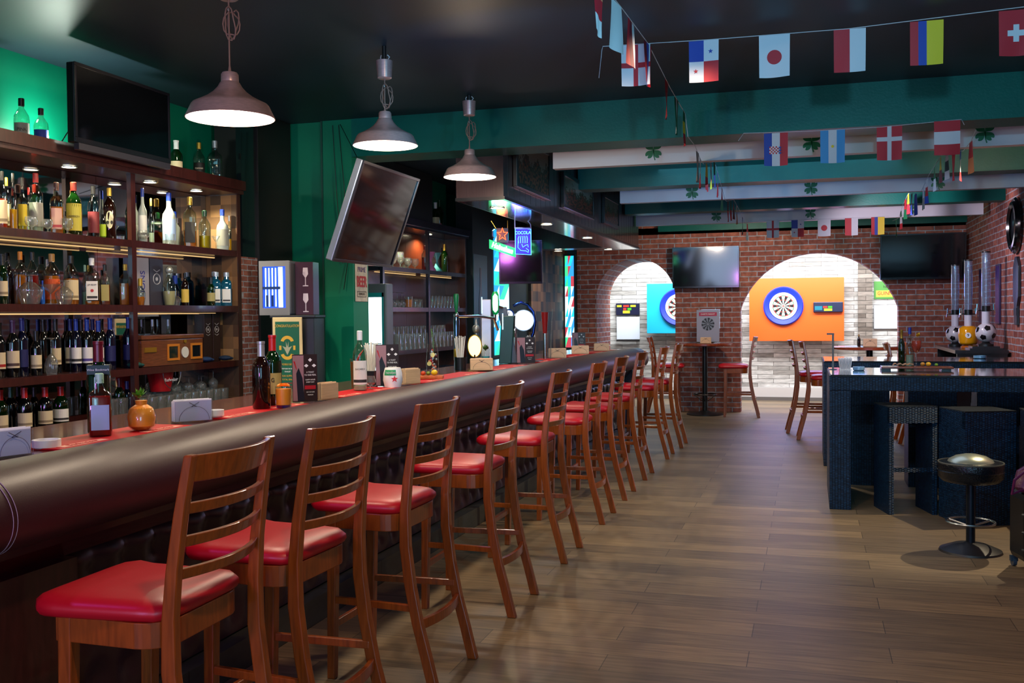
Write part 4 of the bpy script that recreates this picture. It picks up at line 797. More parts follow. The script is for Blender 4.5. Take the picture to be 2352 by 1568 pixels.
# ice bucket with red face, cloths
ib = shelf_thing('ice_bucket', 'red ice bucket with steel rim and curved handle behind the upturned glasses', 'bucket', 5.50, .13, 1.026)
MB().lathe([(.062, 0), (.085, .13), (.09, .135)], n=24, cap=False).lathe([(.062, 0), (.0, .001)], n=24, cap=False).build('bucket_wall', mat('bucket_red', 'b81420', .3), ib, smooth=1)
MB().tube([(.088 * math.cos(a), .088 * math.sin(a), .135) for a in [2 * PI * i / 24 for i in range(24)]], .004, 6, closed=True).build('rim', 'steel', ib, smooth=1)
MB().tube([(.09, .09 * math.cos(a) , .12 - .10 * math.sin(a)) for a in [PI * i / 10 for i in range(11)]], .003, 6).build('handle', 'steel', ib, smooth=1)
text('Budweiser', .032, (.083, 0, .075), (0, 1, 0), (.15, 0, 1), 'white', ib)
for s_, c, l in [(5.155, '0c4a48', 'crumpled dark green cloth at the left of the humidor'), (5.875, '10305a', 'crumpled blue cloth right of the humidor'), (6.10, '0c2440', 'crumpled navy cloth at the right end of the third shelf')]:
    c_ = MB(); c_.sphere((0, 0, .018), .045, 14, 8, sz=.4).sphere((.01, .035, .014), .03, 12, 6, sz=.4); tag(c_.build('folded_cloth', mat('cloth_' + c, c, .8, bump=(40, 1)), smooth=1, loc=(sp(s_, .05, 0)[0] + .0, sp(s_, .05, 0)[1], 1.197)), l, 'cloth', 'cloths on the third shelf')
# ---------------------------------------------------------------- televisions
def tv(lab, loc, rot, w, h, d=.05, par=None, film=False):
    t = thing('television', lab, 'television', loc); t.rotation_euler = rot
    MB().box(-w / 2, w / 2, 0, d, -h / 2, h / 2).box(-w / 4, w / 4, d, d + .04, -h / 4, h / 4).build('casing', 'bezel', t, bevel=.006)
    b = .018; f = MB(); f.box(-w / 2, w / 2, -.006, 0, -h / 2, -h / 2 + b * 1.6).box(-w / 2, w / 2, -.006, 0, h / 2 - b, h / 2).box(-w / 2, -w / 2 + b, -.006, 0, -h / 2 + b * 1.6, h / 2 - b).box(w / 2 - b, w / 2, -.006, 0, -h / 2 + b * 1.6, h / 2 - b); f.build('bezel_frame', mat('glossy_bezel', '14141a', .12, coat=.6) if not film else mat('film_wrapped_bezel', '3c3c48', .12, coat=1), t, bevel=.002)
    MB().box(-w / 2 + b, w / 2 - b, -.003, -.0005, -h / 2 + b * 1.6, h / 2 - b).build('screen', 'screen', t)
    return t
def mount(t, pts, name='wall_mount', r=.012): MB().tube(pts, r, 8).build(name, 'bezel', t)
# each television's local -y is the screen direction
t1 = tv('large black television standing on the bottle cabinet top', (-3.765, 4.885, 2.66), (math.radians(0), 0, math.radians(90)), .83, .43)
MB().box(-.40, .40, -.012, .02, -.252, -.217).build('lower_trim', mat('tv_lower_trim', '2a2a34', .3), t1)
MB().tube([(0, .08, .0), (0, .2, .0), (0, .2, -.239)], .02, 8).build('stand', 'bezel', t1)
nrm = Vector((-2.82 + 2.6, 0, 1.84 - 2.45)); up_ = -nrm.normalized(); ang = math.atan2(-2.6 + 2.82, 2.45 - 1.84)
t2 = thing('television', 'tilted television still in clear film, bracketed to the green column over the bar', 'television', (-2.71, 6.03, 2.145)); t2.rotation_euler = (0, 0, 0)
w_, h_ = .91, .648; up2 = Vector((.22, 0, .61)).normalized(); out = Vector((up2.z, 0, -up2.x)); rt2 = Vector((0, 1, 0))
t2.rotation_euler = Matrix(((rt2.x, -out.x, up2.x), (rt2.y, -out.y, up2.y), (rt2.z, -out.z, up2.z))).to_euler()
MB().box(-w_ / 2, w_ / 2, 0, .045, -h_ / 2, h_ / 2).build('casing', mat('silver_casing', '9aa4b4', .25, .7), t2, bevel=.006)
MB().box(-w_ / 2 + .012, w_ / 2 - .012, -.004, -.0005, -h_ / 2 + .012, h_ / 2 - .012).build('screen', mat('filmed_screen', '0a0a10', .06, spec=1, coat=.6), t2)
f = MB()
for a, b, c, d in ((-w_ / 2, w_ / 2, h_ / 2 - .02, h_ / 2), (-w_ / 2, w_ / 2, -h_ / 2, -h_ / 2 + .02), (-w_ / 2, -w_ / 2 + .018, -h_ / 2 + .02, h_ / 2 - .02), (w_ / 2 - .018, w_ / 2, -h_ / 2 + .02, h_ / 2 - .02)): f.box(a, b, -.012, -.0045, c, d)
f.build('bezel_frame', mat('film_bezel', '24242e', .1, coat=1), t2, bevel=.002)
MB().tube([(.2, .046, .0), (.4, .22, -.02), (.9, .652, -.283)], .018, 8).build('wall_bracket', 'bezel', t2)
t3 = tv('television with a blue glare mounted between the two arches', (-1.485, 15.14, 2.18), (math.radians(2.4), 0, 0), .985, .615, .08)
mount(t3, [(-.1, .08, .1), (-.1, .13, .1)])
t4 = tv('large dark television high on the brick wall in the right corner', (1.52, 14.95, 2.255), (math.radians(6), 0, math.radians(-2)), 1.11, .635, .06); mount(t4, [(0, .06, 0), (0, .335, 0)])
t5 = tv('dark television hanging under the canopy behind the blue neon sign', (-3.17, 11.0, 2.10), (math.radians(4), 0, math.radians(12)), .50, .50, .05); mount(t5, [(0, .05, .1), (0, .1, .15), (0, .12, .86)])

# ---------------------------------------------------------------- pendant lamps
def pendant(x, y, zr, zc, lab, first):
    t = thing('pendant_lamp', lab, 'lamp', (x, y, zr), 0, 'copper pendant lamps above the bar'); R_ = .178
    pr = [(R_, 0), (R_ + .003, .002), (.168, .028), (.157, .052), (.150, .060), (.125, .072), (.095, .088), (.068, .108), (.050, .128), (.040, .146), (.036, .150), (.035, .180), (.030, .188), (.012, .190)]
    MB().lathe(pr, n=48, cap=False).build('lamp_shade', 'copper', t, smooth=1)
    MB().lathe([(R_ - .001, .001), (.164, .028), (.153, .052), (.146, .058), (.121, .070), (.06, .105), (.02, .12)], n=40, cap=False).build('inner_reflector', mat('white_enamel', 'fffaf2', .4), t, smooth=1)
    MB().lathe([(.001, 0), (.165, .0)], (0, 0, .012), n=40, cap=False).build('diffuser', emat('lamp_diffuser', 'fff6e4', 5), t)
    MB().tube([(0, 0, .19), (0, 0, zc - zr)], .0035, 6).lathe([(.008, .187), (.004, .215)], n=10).build('cord', mat('lamp_cord', '8a6a60', .6), t)
    L = zc - zr - .09; pts = []
    for i in range(49):
        a = 2 * PI * i / 16; k = 1 + .25 * math.sin(i * .9); pts.append((.026 * math.sin(a) * k + .012, .018 * math.cos(a * .5), L + .055 * math.cos(a) * k - .01))
    MB().tube(pts, .003, 6).build('cord_loop', mat('lamp_cord', '8a6a60', .6), t)
    MB().tube([(.0, .006 * math.cos(a), L + .05 + .006 * math.sin(a)) for a in [2 * PI * i / 8 for i in range(8)]], .0015, 4, closed=True).build('cable_tie', 'white', t)
    MB().lathe([(.034, 0), (.040, .004), (.046, .092), (.046, .098), (.0, .098)], (0, 0, zc - zr), n=28).build('ceiling_cup', 'copper', t, smooth=1)
    MB().tube([(0, 0, zc - zr + .098), (0, 0, CE - zr - .001)], .012, 8).build('ceiling_hook', 'dark', t)
    for s in (-.018, .018): MB().tube([(s, 0, zc - zr + .098), (s * 1.5, .01, zc - zr + .12), (s, 0, zc - zr + .13)], .003, 6).build('clip', 'white', t)
    point('pendant_bulb', (x, y, zr - .03), 30, (1, .80, .58), .05)
    return t
pendant(-2.28, 3.62, 2.315, 2.80, 'nearest and largest-looking copper pendant lamp over the bar', 1)
pendant(-2.25, 5.12, 2.44, 2.81, 'middle one of three copper pendant lamps over the bar', 0)
pendant(-2.21, 6.44, 2.435, 2.85, 'farthest copper pendant lamp, before the green beam', 0)

# ================================================================ NEON SIGNS AND POSTERS
def tubepath(mb, f, pts, r=.006, closed=False): mb.tube([f(u, v) for u, v in pts], r, 6, closed=closed)
# star and word sign in a vertical plane facing the room
n0 = Vector((-2.77, 9.0, 0)); nr = Vector((.93, .36, 0)).normalized(); nn = Vector((nr.y, -nr.x, 0))
ns = thing('neon_sign', 'neon sign with a red star above bright green-white lettering, hung under the canopy', 'neon sign', (-2.77, 9.0, 2.08))
f = lambda u, v, d=0: tuple(nr * u + nn * d + Vector((0, 0, v)))
MB().prism([(-.055, .10), (.055, .10), (.055, .235), (-.055, .235)], f, -.012, -.006).build('backing_panel', mat('neon_backing', '2a0a0a', .3), ns)
st_ = [(.052 * (1 if k % 2 == 0 else .42) * math.sin(k * PI / 5), .175 + .062 * (1 if k % 2 == 0 else .42) * math.cos(k * PI / 5)) for k in range(10)]
m_ = MB(); tubepath(m_, f, st_, .0045, True); m_.build('star_tube', emat('neon_red', 'ff3a14', 9), ns, smooth=1)
text('Heineken', .066, f(.0, .045, .004), nr - Vector((0, 0, .34)), (0, 0, 1), emat('neon_green', 'b8ffdc', 22), ns, sx=.82, bold=.002)
MB().prism([(-.125, .045), (.125, -.04), (.125, .045), (-.125, .13)], f, -.012, -.008).build('letter_backing', emat('green_glow_panel', '18c868', 1.6), ns)
MB().tube([f(-.06, .23), (-.11, 0, .305 - .0)], .004, 6).tube([f(.05, .235), f(.05, .305)], .003, 6).build('hanging_chain', 'gold', ns)
MB().tube([f(-.075, .14), f(-.095, .16), f(-.095, .21), f(-.07, .225)], .004, 6).build('bracket', 'steel', ns)
point('neon_glow_green', (-2.73, 8.92, 2.10), 2.2, (.15, 1, .5), .06); point('neon_glow_red', (-2.75, 8.9, 2.27), .5, (1, .15, .05), .04)
b0 = Vector((-2.575, 9.02, 2.07)); br_ = Vector((1, .12, 0)).normalized(); bn = Vector((br_.y, -br_.x, 0))
f2 = lambda u, v, d=0: tuple(br_ * u + bn * d + Vector((0, 0, v)))
bs_ = thing('neon_sign', 'blue-violet lit hanging panel sign under a curved frame, right of the star neon', 'neon sign', b0)
MB().prism([(-.07, 0), (.075, -.01), (.075, .225), (-.07, .235)], f2, -.006, .0).build('lit_panel', emat('violet_panel', '2a10c8', 1.3), bs_)
m_ = MB(); tubepath(m_, lambda u, v: f2(u, v, .003), [(-.072, -.002), (.077, -.012), (.077, .227), (-.072, .237)], .003, True)
for k in range(5): tubepath(m_, lambda u, v: f2(u, v, .003), [(-.04 + .02 * k, .10), (-.045 + .022 * k, .14), (-.035 + .018 * k, .165)], .0025)
tubepath(m_, lambda u, v: f2(u, v, .003), [(-.045, .12), (-.048, .06), (-.02, .03), (.03, .025), (.05, .01), (.055, .03), (.03, .05)], .002)
tubepath(m_, lambda u, v: f2(u, v, .003), [(-.01, .09), (.0, .06), (.02, .075), (.045, .085), (.05, .06)], .002)
m_.build('outline_tube', emat('neon_blue', '40a0ff', 6), bs_, smooth=1)
text('COCOLA', .042, f2(0, .195, .004), br_, (0, 0, 1), emat('neon_blue', '40a0ff', 6), bs_, sx=.85)
m_ = MB(); arc = [(-.075, .235), (-.075, .33)] + [(-.075 + .15 * math.sin(a), .26 + .075 * math.cos(a)) for a in [PI / 2 * k / 8 for k in range(9)]] + [(.075, .235)]
tubepath(m_, f2, arc, .005); tubepath(m_, f2, [(-.075, .24), (.08, .235)], .010); m_.build('curved_frame', mat('grey_frame', '8a90a0', .4), bs_, smooth=1)
MB().tube([f2(-.05, .32), f2(0, .305 + .01)], .002, 4).build('hanging_wire', 'steel', bs_)
point('neon_glow_blue', (-2.58, 8.88, 2.2), 2.0, (.15, .1, 1), .06)
# beer tin sign on the column side
bsn = thing('tin_sign', 'rusty white BEER tin sign on the side of the green column', 'sign', (-3.318, 7.045, 1.61))
pl0 = MB().box(0, .004, -.10, .12, 0, .29).build('plate', mat('rusty_white_tin', 'b0a898', .5, noise=(14, .35, (1, 1, 1))), bsn, bevel=.002)
fx = lambda y, z: (.0065, y, z)
text('PRIME', .055, fx(.01, .245), (0, 1, 0), (0, 0, 1), mat('faded_purple', '5a4478', .6), pl0)
text('BEER', .115, fx(.01, .15), (0, 1, 0), (0, 0, 1), mat('red_ink', '9c1c24', .6), pl0, sx=.72, bold=.003)
MB().box(.0045, .006, -.07, .09, .035, .04).box(.0045, .006, -.07, .09, .075, .08).box(.0045, .006, -.07, -.065, .04, .075).box(.0045, .006, .085, .09, .04, .075).build('printed_border', mat('brown_ink', '4a3a30', .6), pl0)
text('FAMOUS', .028, fx(.01, .058), (0, 1, 0), (0, 0, 1), mat('brown_ink', '4a3a30', .6), pl0)

# ================================================================ NEAR BACK COUNTER
sb = thing('loudspeaker', 'black loudspeaker cabinet behind the framed green poster', 'loudspeaker', (-3.50, 6.22, .8895), math.radians(14))
MB().box(-.10, .20, -.02, .28, 0, .60).box(-.11, .21, -.03, .29, .60, .62).build('cabinet', mat('speaker_black', '14161a', .4), sb, bevel=.004)
cl_ = thing('counter_cooler', 'small white counter-top cooler with blue-lit glass door on the black loudspeaker', 'cooler', (-3.60, 6.22, 1.5105), math.radians(4))
MB().box(-.10, .13, 0, .20, 0, .38).build('cabinet', mat('cooler_white', '74747c', .35), cl_, bevel=.012)
MB().box(-.075, .10, -.004, -.001, .05, .34).build('lit_interior', emat('cooler_blue', '1c4cff', 1.5), cl_)
m_ = MB(); [m_.box(x, x + .006, -.009, -.005, .06, .33) for x in (-.055, -.03, -.005, .02)]; m_.box(.045, .075, -.009, -.005, .055, .335); m_.build('light_tube', emat('cooler_tube', 'c8f4ff', 5), cl_)
m_ = MB(); m_.box(-.075, .06, -.012, -.0095, .18, .2); [m_.box(x, x + .018, -.012, -.0095, .06, .14) for x in (-.05, -.01)]; m_.build('shelf', mat('cooler_shelf_blue', '103070', .4), cl_)
m_ = MB(); m_.box(-.10, .13, -.014, -.0125, 0, .05).box(-.10, .13, -.014, -.0125, .34, .38).box(-.10, -.075, -.014, -.0125, .05, .34).box(.10, .13, -.014, -.0125, .05, .34); m_.build('door_frame', mat('cooler_white', '74747c', .35), cl_)
wbx = thing('wine_box', 'maroon wine gift box with white wine glass drawings beside the cooler', 'box', (-3.40, 6.27, 1.5105), math.radians(8))
MB().box(-.05, .08, 0, .12, 0, .37).build('carton', mat('maroon_carton', '3a0c1c', .3), wbx, bevel=.002)
for z in (.20, .02):
    m_ = MB(); m_.prism([(.005, z), (.045, z), (.045, z + .006), (.028, z + .008), (.028, z + .06), (.045, z + .085), (.042, z + .13), (.008, z + .13), (.005, z + .085), (.022, z + .06), (.022, z + .008), (.005, z + .006)], lambda u, v, d: (u, d, v), -.002, -.0005); m_.build('glass_drawing', mat('pale_print', 'c8b8c8', .5), wbx)
pf = thing('framed_poster', 'framed green and gold congratulation poster leaning on the black loudspeaker', 'poster', (-3.455, 6.13, .935), math.radians(10))
MB().box(-.095, .115, 0, .015, 0, .56).build('frame', mat('cream_frame', 'd8c090', .45), pf, bevel=.003)
pr_ = MB().box(-.075, .095, -.002, -.0005, .03, .53).build('print', mat('poster_green', '0c5a40', .4), pf)
gy = mat('poster_gold', 'd8a838', .45)
fp = lambda u, v, d=0: (u, -.003 - d, v)
text('CONGRATULATION', .026, fp(.01, .50), (1, 0, 0), (0, 0, 1), gy, pr_, sx=.75)
m_ = MB()
for s, zc in ((1, .385), (-1, .315)):
    o_ = [(.01 + .048 * math.cos(a), zc + s * .048 * math.sin(a)) for a in [.25 + (PI - .5) * i / 12 for i in range(13)]]; i_ = [(.01 + .026 * math.cos(a), zc + s * .026 * math.sin(a)) for a in [.25 + (PI - .5) * i / 12 for i in range(13)]]
    for (a, b, c, d) in zip(o_, o_[1:], i_[1:], i_): m_.add([fp(*a), fp(*b), fp(*c), fp(*d)], [(0, 1, 2, 3)])
    m_.build('gold_arc', gy, pr_); m_ = MB()
for s in (-1, 1): m_.add([fp(.01 + s * .058, .335), fp(.01 + s * .042, .335), fp(.01 + s * .042, .365), fp(.01 + s * .058, .365)], [(0, 1, 2, 3)]); m_.build('gold_patch', gy, pr_); m_ = MB()
m_ = MB(); m_.add([fp(.01, .30), fp(.03, .34), fp(.045, .362), fp(.018, .352), fp(.02, .395), (fp(.01, .355)), fp(.0, .395), fp(.002, .352), fp(-.025, .362), fp(-.01, .34)], [(0, 1, 2, 3, 4, 5, 6, 7, 8, 9)]); m_.build('pale_emblem', mat('poster_pale', 'a8a890', .5), pr_)
for s_, z, sz, mm_ in [('MOBILE BEST', .235, .018, gy), ('A TOP BAR IN DUBAI', .205, .013, 'white'), ('FINALIST', .185, .013, 'white'), ('YOUR SUPPORT', .155, .018, gy), ('TOTAL SPIRIT', .13, .016, gy), ('WE DRINK', .105, .016, mat('red_ink', '9c1c24', .6)), ('TO YOU ALL', .083, .014, mat('red_ink', '9c1c24', .6))]: text(s_, sz, fp(.01, z), (1, 0, 0), (0, 0, 1), mm_, pr_, sx=.85)
# glass-door fridge beyond the column
fd = thing('drinks_fridge', 'tall glass-door drinks fridge glowing white between the column and the far cabinet', 'fridge', (-3.66, 8.0, 0))
MB().box(-.10, .135, .0, .15, 0, 1.78).build('cabinet', mat('fridge_grey', '5c6068', .4), fd, bevel=.01)
MB().box(-.08, .09, -.004, -.001, .3, 1.66).build('lit_interior', emat('fridge_light', 'e8f8ff', 2.6), fd)
m_ = MB(); m_.box(.095, .11, -.008, -.001, .28, 1.70).box(-.10, .11, -.008, -.001, 1.665, 1.70); m_.build('door_gasket', mat('teal_gasket', '1c8c90', .3), fd)
m_ = MB(); [m_.box(-.078, .088, -.008, -.005, z, z + .01) for z in (.65, .95, 1.25)]; m_.build('wire_shelf', mat('pale_wire', 'c8dce0', .4), fd)

# stained glass beside the end wall, window reflection imitated as glowing glass on the partition
def lit_glass(lab, loc, rz, w_, h_, cols):
    t = thing('stained_glass_panel', lab, 'lit window', loc, rz)
    MB().box(-w_ / 2 - .03, w_ / 2 + .03, .0, .05, -.03, h_ + .03).build('frame', mat('dark_teal_frame', '0c2a30', .4), t)
    m_ = MB(); n = 9; k = 3; random.seed(5)
    for j in range(n):
        for i in range(k):
            j1 = random.uniform(-.04, .04)
            m_.prism([(-w_ / 2 + w_ * i / k, h_ * j / n), (-w_ / 2 + w_ * (i + 1) / k, h_ * j / n), (-w_ / 2 + w_ * (i + 1) / k, h_ * (j + 1) / n)], lambda u, v, d: (u, d, v), -.006, -.001, random.randrange(len(cols)))
            m_.prism([(-w_ / 2 + w_ * i / k, h_ * j / n), (-w_ / 2 + w_ * (i + 1) / k, h_ * (j + 1) / n), (-w_ / 2 + w_ * i / k, h_ * (j + 1) / n)], lambda u, v, d: (u, d, v), -.006, -.001, random.randrange(len(cols)))
    m_.build('coloured_glass', [emat('lit_glass_' + c, c, e) for c, e in cols], t)
lit_glass('tall blue-green stained glass light strip at the left edge of the brick end wall', (-3.565, 15.10, .98), 0, .14, 1.42, [('20b8d8', 1.5), ('d8f8ff', 1.8), ('40d890', 1.2), ('3090e0', 1.4), ('18a8c8', 1.6), ('e05060', .8)])
lit_glass('cyan glowing panel imitating a window reflection on the dark partition, seen between the beer taps', (-3.699, 11.95, 1.0), PI / 2, .62, 1.55, [('20b8d8', 1.6), ('b8f8ff', 2.0), ('30c8a0', 1.4), ('2090d0', 1.4)])
# dark door and brown bottle sign behind the taps
pb = thing('wall_poster', 'tall teal poster with a brown beer bottle on the dark partition', 'poster', (-3.698, 11.10, 1.2), PI / 2)
MB().box(-.25, .25, -.01, 0, 0, 1.0).build('print', mat('poster_teal', '1c5058', .4), pb)
MB().prism([(-.07, .05), (.07, .05), (.07, .45), (.03, .62), (.025, .85), (-.025, .85), (-.03, .62), (-.07, .45)], lambda u, v, d: (u, d, v), -.013, -.0105).build('bottle_drawing', mat('poster_brown', '4a2c18', .4), pb)

# ================================================================ DARTS ALCOVE, END WALL
def dartboard(lab, x, z, y, r, r2):
    t = thing('dartboard', lab, 'dartboard', (x, y, z), 0, 'dartboards in the alcove')
    MB().lathe([(r2, 0), (r2 + .01, .02), (r - .02, .05), (r, .03), (r, 0)], n=48, cap=False).build('surround_ring', mat('blue_ring', '1430c0', .5), t, smooth=1).rotation_euler = (PI / 2, 0, 0)
    m_ = MB(); fb = lambda u, v, d: (u, -d, v)
    for k in range(20):
        a0, a1 = PI / 10 * (k - .5) + PI / 2, PI / 10 * (k + .5) + PI / 2
        for (ra, rb, ma, mb_) in ((.016, .56, 0, 1), (.56, .62, 2, 3), (.62, .93, 0, 1), (.93, 1.0, 2, 3)):
            R1, R2 = ra * r2 * .78, rb * r2 * .78; m_.add([fb(R1 * math.cos(a0), R1 * math.sin(a0), .03), fb(R2 * math.cos(a0), R2 * math.sin(a0), .03), fb(R2 * math.cos(a1), R2 * math.sin(a1), .03), fb(R1 * math.cos(a1), R1 * math.sin(a1), .03)], [(0, 1, 2, 3)], ma if k % 2 else mb_)
    m_.build('playing_face', [mat('dart_black', '101010', .8), mat('dart_cream', 'f0ecd8', .8), mat('dart_red', 'b02020', .8), mat('dart_green', '107040', .8)], t)
    m_ = MB(); disc(m_, (0, -.014, 0), r2, 48, (0, 1, 0), .027); nr_ = m_.build('number_ring', mat('dart_rim', 'e4ecec', .7), t)
    for k, num in enumerate([20, 1, 18, 4, 13, 6, 10, 15, 2, 17, 3, 19, 7, 16, 8, 11, 14, 9, 12, 5]):
        a = PI / 2 - k * PI / 10; text(str(num), r2 * .17, (r2 * .885 * math.cos(a), -.029, r2 * .885 * math.sin(a)), (1, 0, 0), (0, 0, 1), mat('dart_black', '101010', .8), nr_, 'number')
    m_ = MB(); disc(m_, (0, -.031, 0), .012, 12, (0, 1, 0), .004); m_.build('bullseye', mat('dart_red', 'b02020', .8), t)
    return t
def board(name, lab, cat, x0, x1, z0, z1, y, m, th=.03):
    o = MB().box(x0, x1, y - th, y, z0, z1).build(name, m, bevel=.003); tag(o, lab, cat); return o
board('backing_board', 'large orange backing board of the right dartboard', 'board', -.965, .555, 1.015, 2.065, 17.3, mat('orange_board', 'e85c0c', .5)); MB().box(-.7, .3, 17.301, 17.43, 1.2, 1.9).build('trim_batten_1', 'dark', kind='structure')
board('backing_board', 'bright cyan backing board of the left dartboard', 'board', -2.70, -1.35, 1.15, 2.01, 17.3, mat('cyan_board', '10b0d8', .5)); MB().box(-2.5, -1.6, 17.301, 17.43, 1.3, 1.9).build('trim_batten_2', 'dark', kind='structure')
dartboard('dartboard in a blue ring on the orange board', -.41, 1.60, 17.268, .325, .225)
dartboard('dartboard in a dark blue ring on the cyan board, half hidden by the brick pier', -2.15, 1.60, 17.268, .325, .225)
def score(x0, x1, z0, z1, y, lab, lit):
    t = thing('scoreboard', lab, 'scoreboard', ((x0 + x1) / 2, y, z0), 0, 'electronic dart scoreboards'); w_ = (x1 - x0) / 2; h_ = z1 - z0
    MB().box(-w_, w_, -.05, 0, 0, h_).build('housing', mat('navy_plastic', '101838', .35), t, bevel=.01)
    m_ = MB()
    for a, b, c, d, k in lit: m_.box(-w_ + 2 * w_ * a, -w_ + 2 * w_ * b, -.054, -.051, h_ * c, h_ * d, k)
    m_.build('display', [emat('disp_green', '50d820', 1.2), emat('disp_red', 'e03828', 1.2), emat('disp_yellow', 'd8d830', 1.2), mat('disp_teal', '0c6a80', .3)], t)
score(.07, .535, 1.49, 1.66, 17.268, 'scoreboard on the orange board right of the dartboard', [(.05, .3, .2, .6, 3), (.33, .48, .4, .6, 1), (.5, .64, .4, .6, 0), (.36, .64, .12, .36, 2)])
score(-3.28, -2.86, 1.47, 1.68, 17.495, 'scoreboard above the small whiteboard in the left arch', [(.05, .25, .68, .85, 2), (.32, .56, .68, .85, 1), (.62, .85, .68, .85, 2), (.32, .45, .42, .6, 1), (.5, .66, .42, .6, 0), (.3, .6, .15, .38, 2)])
wb_ = board('whiteboard', 'blank whiteboard under the scoreboard in the left arch', 'whiteboard', -3.27, -2.86, 1.04, 1.44, 17.495, mat('whiteboard_face', 'e0e8f4', .3)); MB().box(-3.27, -2.86, 17.42, 17.4645, 1.01, 1.03).build('marker_tray', 'dark', wb_)
board('whiteboard', 'blank whiteboard at the right side of the big arch', 'whiteboard', 1.03, 1.43, 1.21, 1.60, 17.495, mat('whiteboard_face', 'e0e8f4', .3))
gp = thing('tin_sign', 'small green and yellow beer tin sign above the right whiteboard', 'sign', (1.23, 17.495, 1.70))
MB().box(-.2, .22, -.01, 0, 0, .29).build('plate', mat('tin_green', '4a8c3c', .5), gp); MB().box(-.17, .2, -.013, -.0105, .03, .14).build('yellow_band', mat('tin_yellow', 'b8c040', .5), gp)
text('GUINNESS', .085, (.02, -.0145, .09), (1, 0, 0), (0, 0, 1), mat('red_ink', '9c1c24', .6), gp, sx=.85, bold=.001); text('have a', .06, (.02, -.0115, .2), (1, 0, 0), (0, 0, 1), 'dark', gp)
tag(MB().cyl((0, 0, 0), .13, .05, 20).build('alcove_spotlight', emat('alcove_lamp', 'ffffff', 4), loc=(-.12, 17.0, 2.649)), 'dark-edged lamp fitting at the top of the big arch', 'light')
cb = MB(); cb.box(-.14, .14, 0, .2, 0, .24); t = tag(cb.build('dark_cabinet', mat('dark_grey_box', '3a3a40', .4), loc=(-3.05, 17.15, .62)), 'dark box under the whiteboard in the left arch', 'cabinet'); MB().box(-.12, .12, .02, .18, -.62, 0).build('pedestal', mat('dark_grey_box', '3a3a40', .4), t)

# small round table at the pier with poster stand and napkins
def pedestal_table(lab, x, y, z, r, base='disc', topm='table_brown', ring=True):
    t = thing('pub_table', lab, 'table', (x, y, 0))
    MB().lathe([(r - .02, z - .035), (r, z - .028), (r, z - .004), (r - .006, z)], n=40).build('tabletop', mat('table_red_brown', '8c3c20', .25, coat=.4, noise=(9, .3, (1, 6, 1))), t, smooth=1)
    MB().cyl((0, 0, .05), .038, z - .085, 16).build('pedestal', 'dark', t, smooth=1)
    MB().lathe([(.27, 0), (.27, .012), (.1, .035), (.05, .06)], n=32).build('base', 'dark', t, smooth=1)
    if ring:
        m_ = MB().tube([(.17 * math.cos(a), .17 * math.sin(a), .30) for a in [2 * PI * i / 28 for i in range(28)]], .01, 6, closed=True)
        for k in range(4): a = k * PI / 2; m_.tube([(.03 * math.cos(a), .03 * math.sin(a), .20), (.17 * math.cos(a), .17 * math.sin(a), .30)], .008, 6)
        m_.build('foot_ring', 'dark', t, smooth=1)
    return t
pedestal_table('small round pub table standing against the brick pier', -1.47, 14.85, 1.05, .40)
pt = thing('table_poster', 'clear acrylic stand with a dartboard poster on the small round table', 'poster', (-1.43, 14.93, 1.0505))
MB().box(-.175, .175, 0, .006, 0, .50).build('acrylic_stand', 'glass', pt); MB().box(-.175, .175, -.06, .06, 0, .004).build('foot_plate', 'glass', pt)
MB().box(-.165, .165, -.004, -.001, .02, .49).build('print', mat('poster_grey', '9a9cb0', .4), pt)
m_ = MB()
for k in range(20):
    a0, a1 = PI / 10 * k, PI / 10 * (k + 1)
    for ra, rb in ((.01, .06), (.062, .095)): m_.add([(ra * math.cos(a0), -.0055, .28 + ra * math.sin(a0)), (rb * math.cos(a0), -.0055, .28 + rb * math.sin(a0)), (rb * math.cos(a1), -.0055, .28 + rb * math.sin(a1)), (ra * math.cos(a1), -.0055, .28 + ra * math.sin(a1))], [(0, 1, 2, 3)], k % 2)
m_.build('dartboard_print', [mat('print_black', '22262e', .5), mat('print_grey', '7a8494', .5)], pt)
MB().box(-.13, .13, -.006, -.0045, .40, .455).build('red_header', mat('poster_red', 'b03050', .5), pt); text('DARTS NIGHT', .032, (0, -.0085, .427), (1, 0, 0), (0, 0, 1), 'white', pt)

def napkin_block(lab, x, y, z, rz, w_=.19, h_=.095, wood=True, draw=True, cat='napkin holder'):
    t = thing('napkin_holder', lab, cat, (x, y, z), rz, 'napkin holders on the bar' if z > 1.06 else None)
    hm_ = mat('pale_wood_holder', 'd8b48c', .5, noise=(10, .15, (1, 1, 9))) if wood else glassy('acrylic_clear', 'f4f8ff', .4)
    mm_ = MB(); th = .006
    for yy in (-.03, .03 - th): mm_.box(-w_ / 2, w_ / 2, yy, yy + th, .0, h_ * .96)
    mm_.box(-w_ / 2, w_ / 2, -.03, .03, 0, .005); mm_.build('holder', hm_, t)
    nm = MB(); n = 9
    for k in range(n):
        yy = -.021 + .042 * k / n; e = .004 * math.sin(k * 2.1); nm.box(-w_ / 2 + .004 + e, w_ / 2 - .004 + e, yy, yy + .0035, .006, h_ - .002 + .004 * math.sin(k * 1.3))
    nm.build('napkins', 'napkin' if wood else 'paper', t)
    if draw:
        d_ = MB(); d_.tube([(.4 * w_ * math.cos(a), -.0315, .1 * h_ + .62 * h_ * math.sin(a)) for a in [PI * i / 14 for i in range(15)]], .0007, 4).tube([(-.02, -.0315, h_ * .9), (.01, -.0315, h_ * .7)], .0012, 4).tube([(.02, -.0315, h_ * .9), (-.01, -.0315, h_ * .72)], .0012, 4)
        d_.build('line_drawing', mat('ink_line', '1c2440', .5), t)
    return t
napkin_block('small napkin holder in front of the poster stand on the round table', -1.44, 14.70, 1.0505, 0, .15, .09)
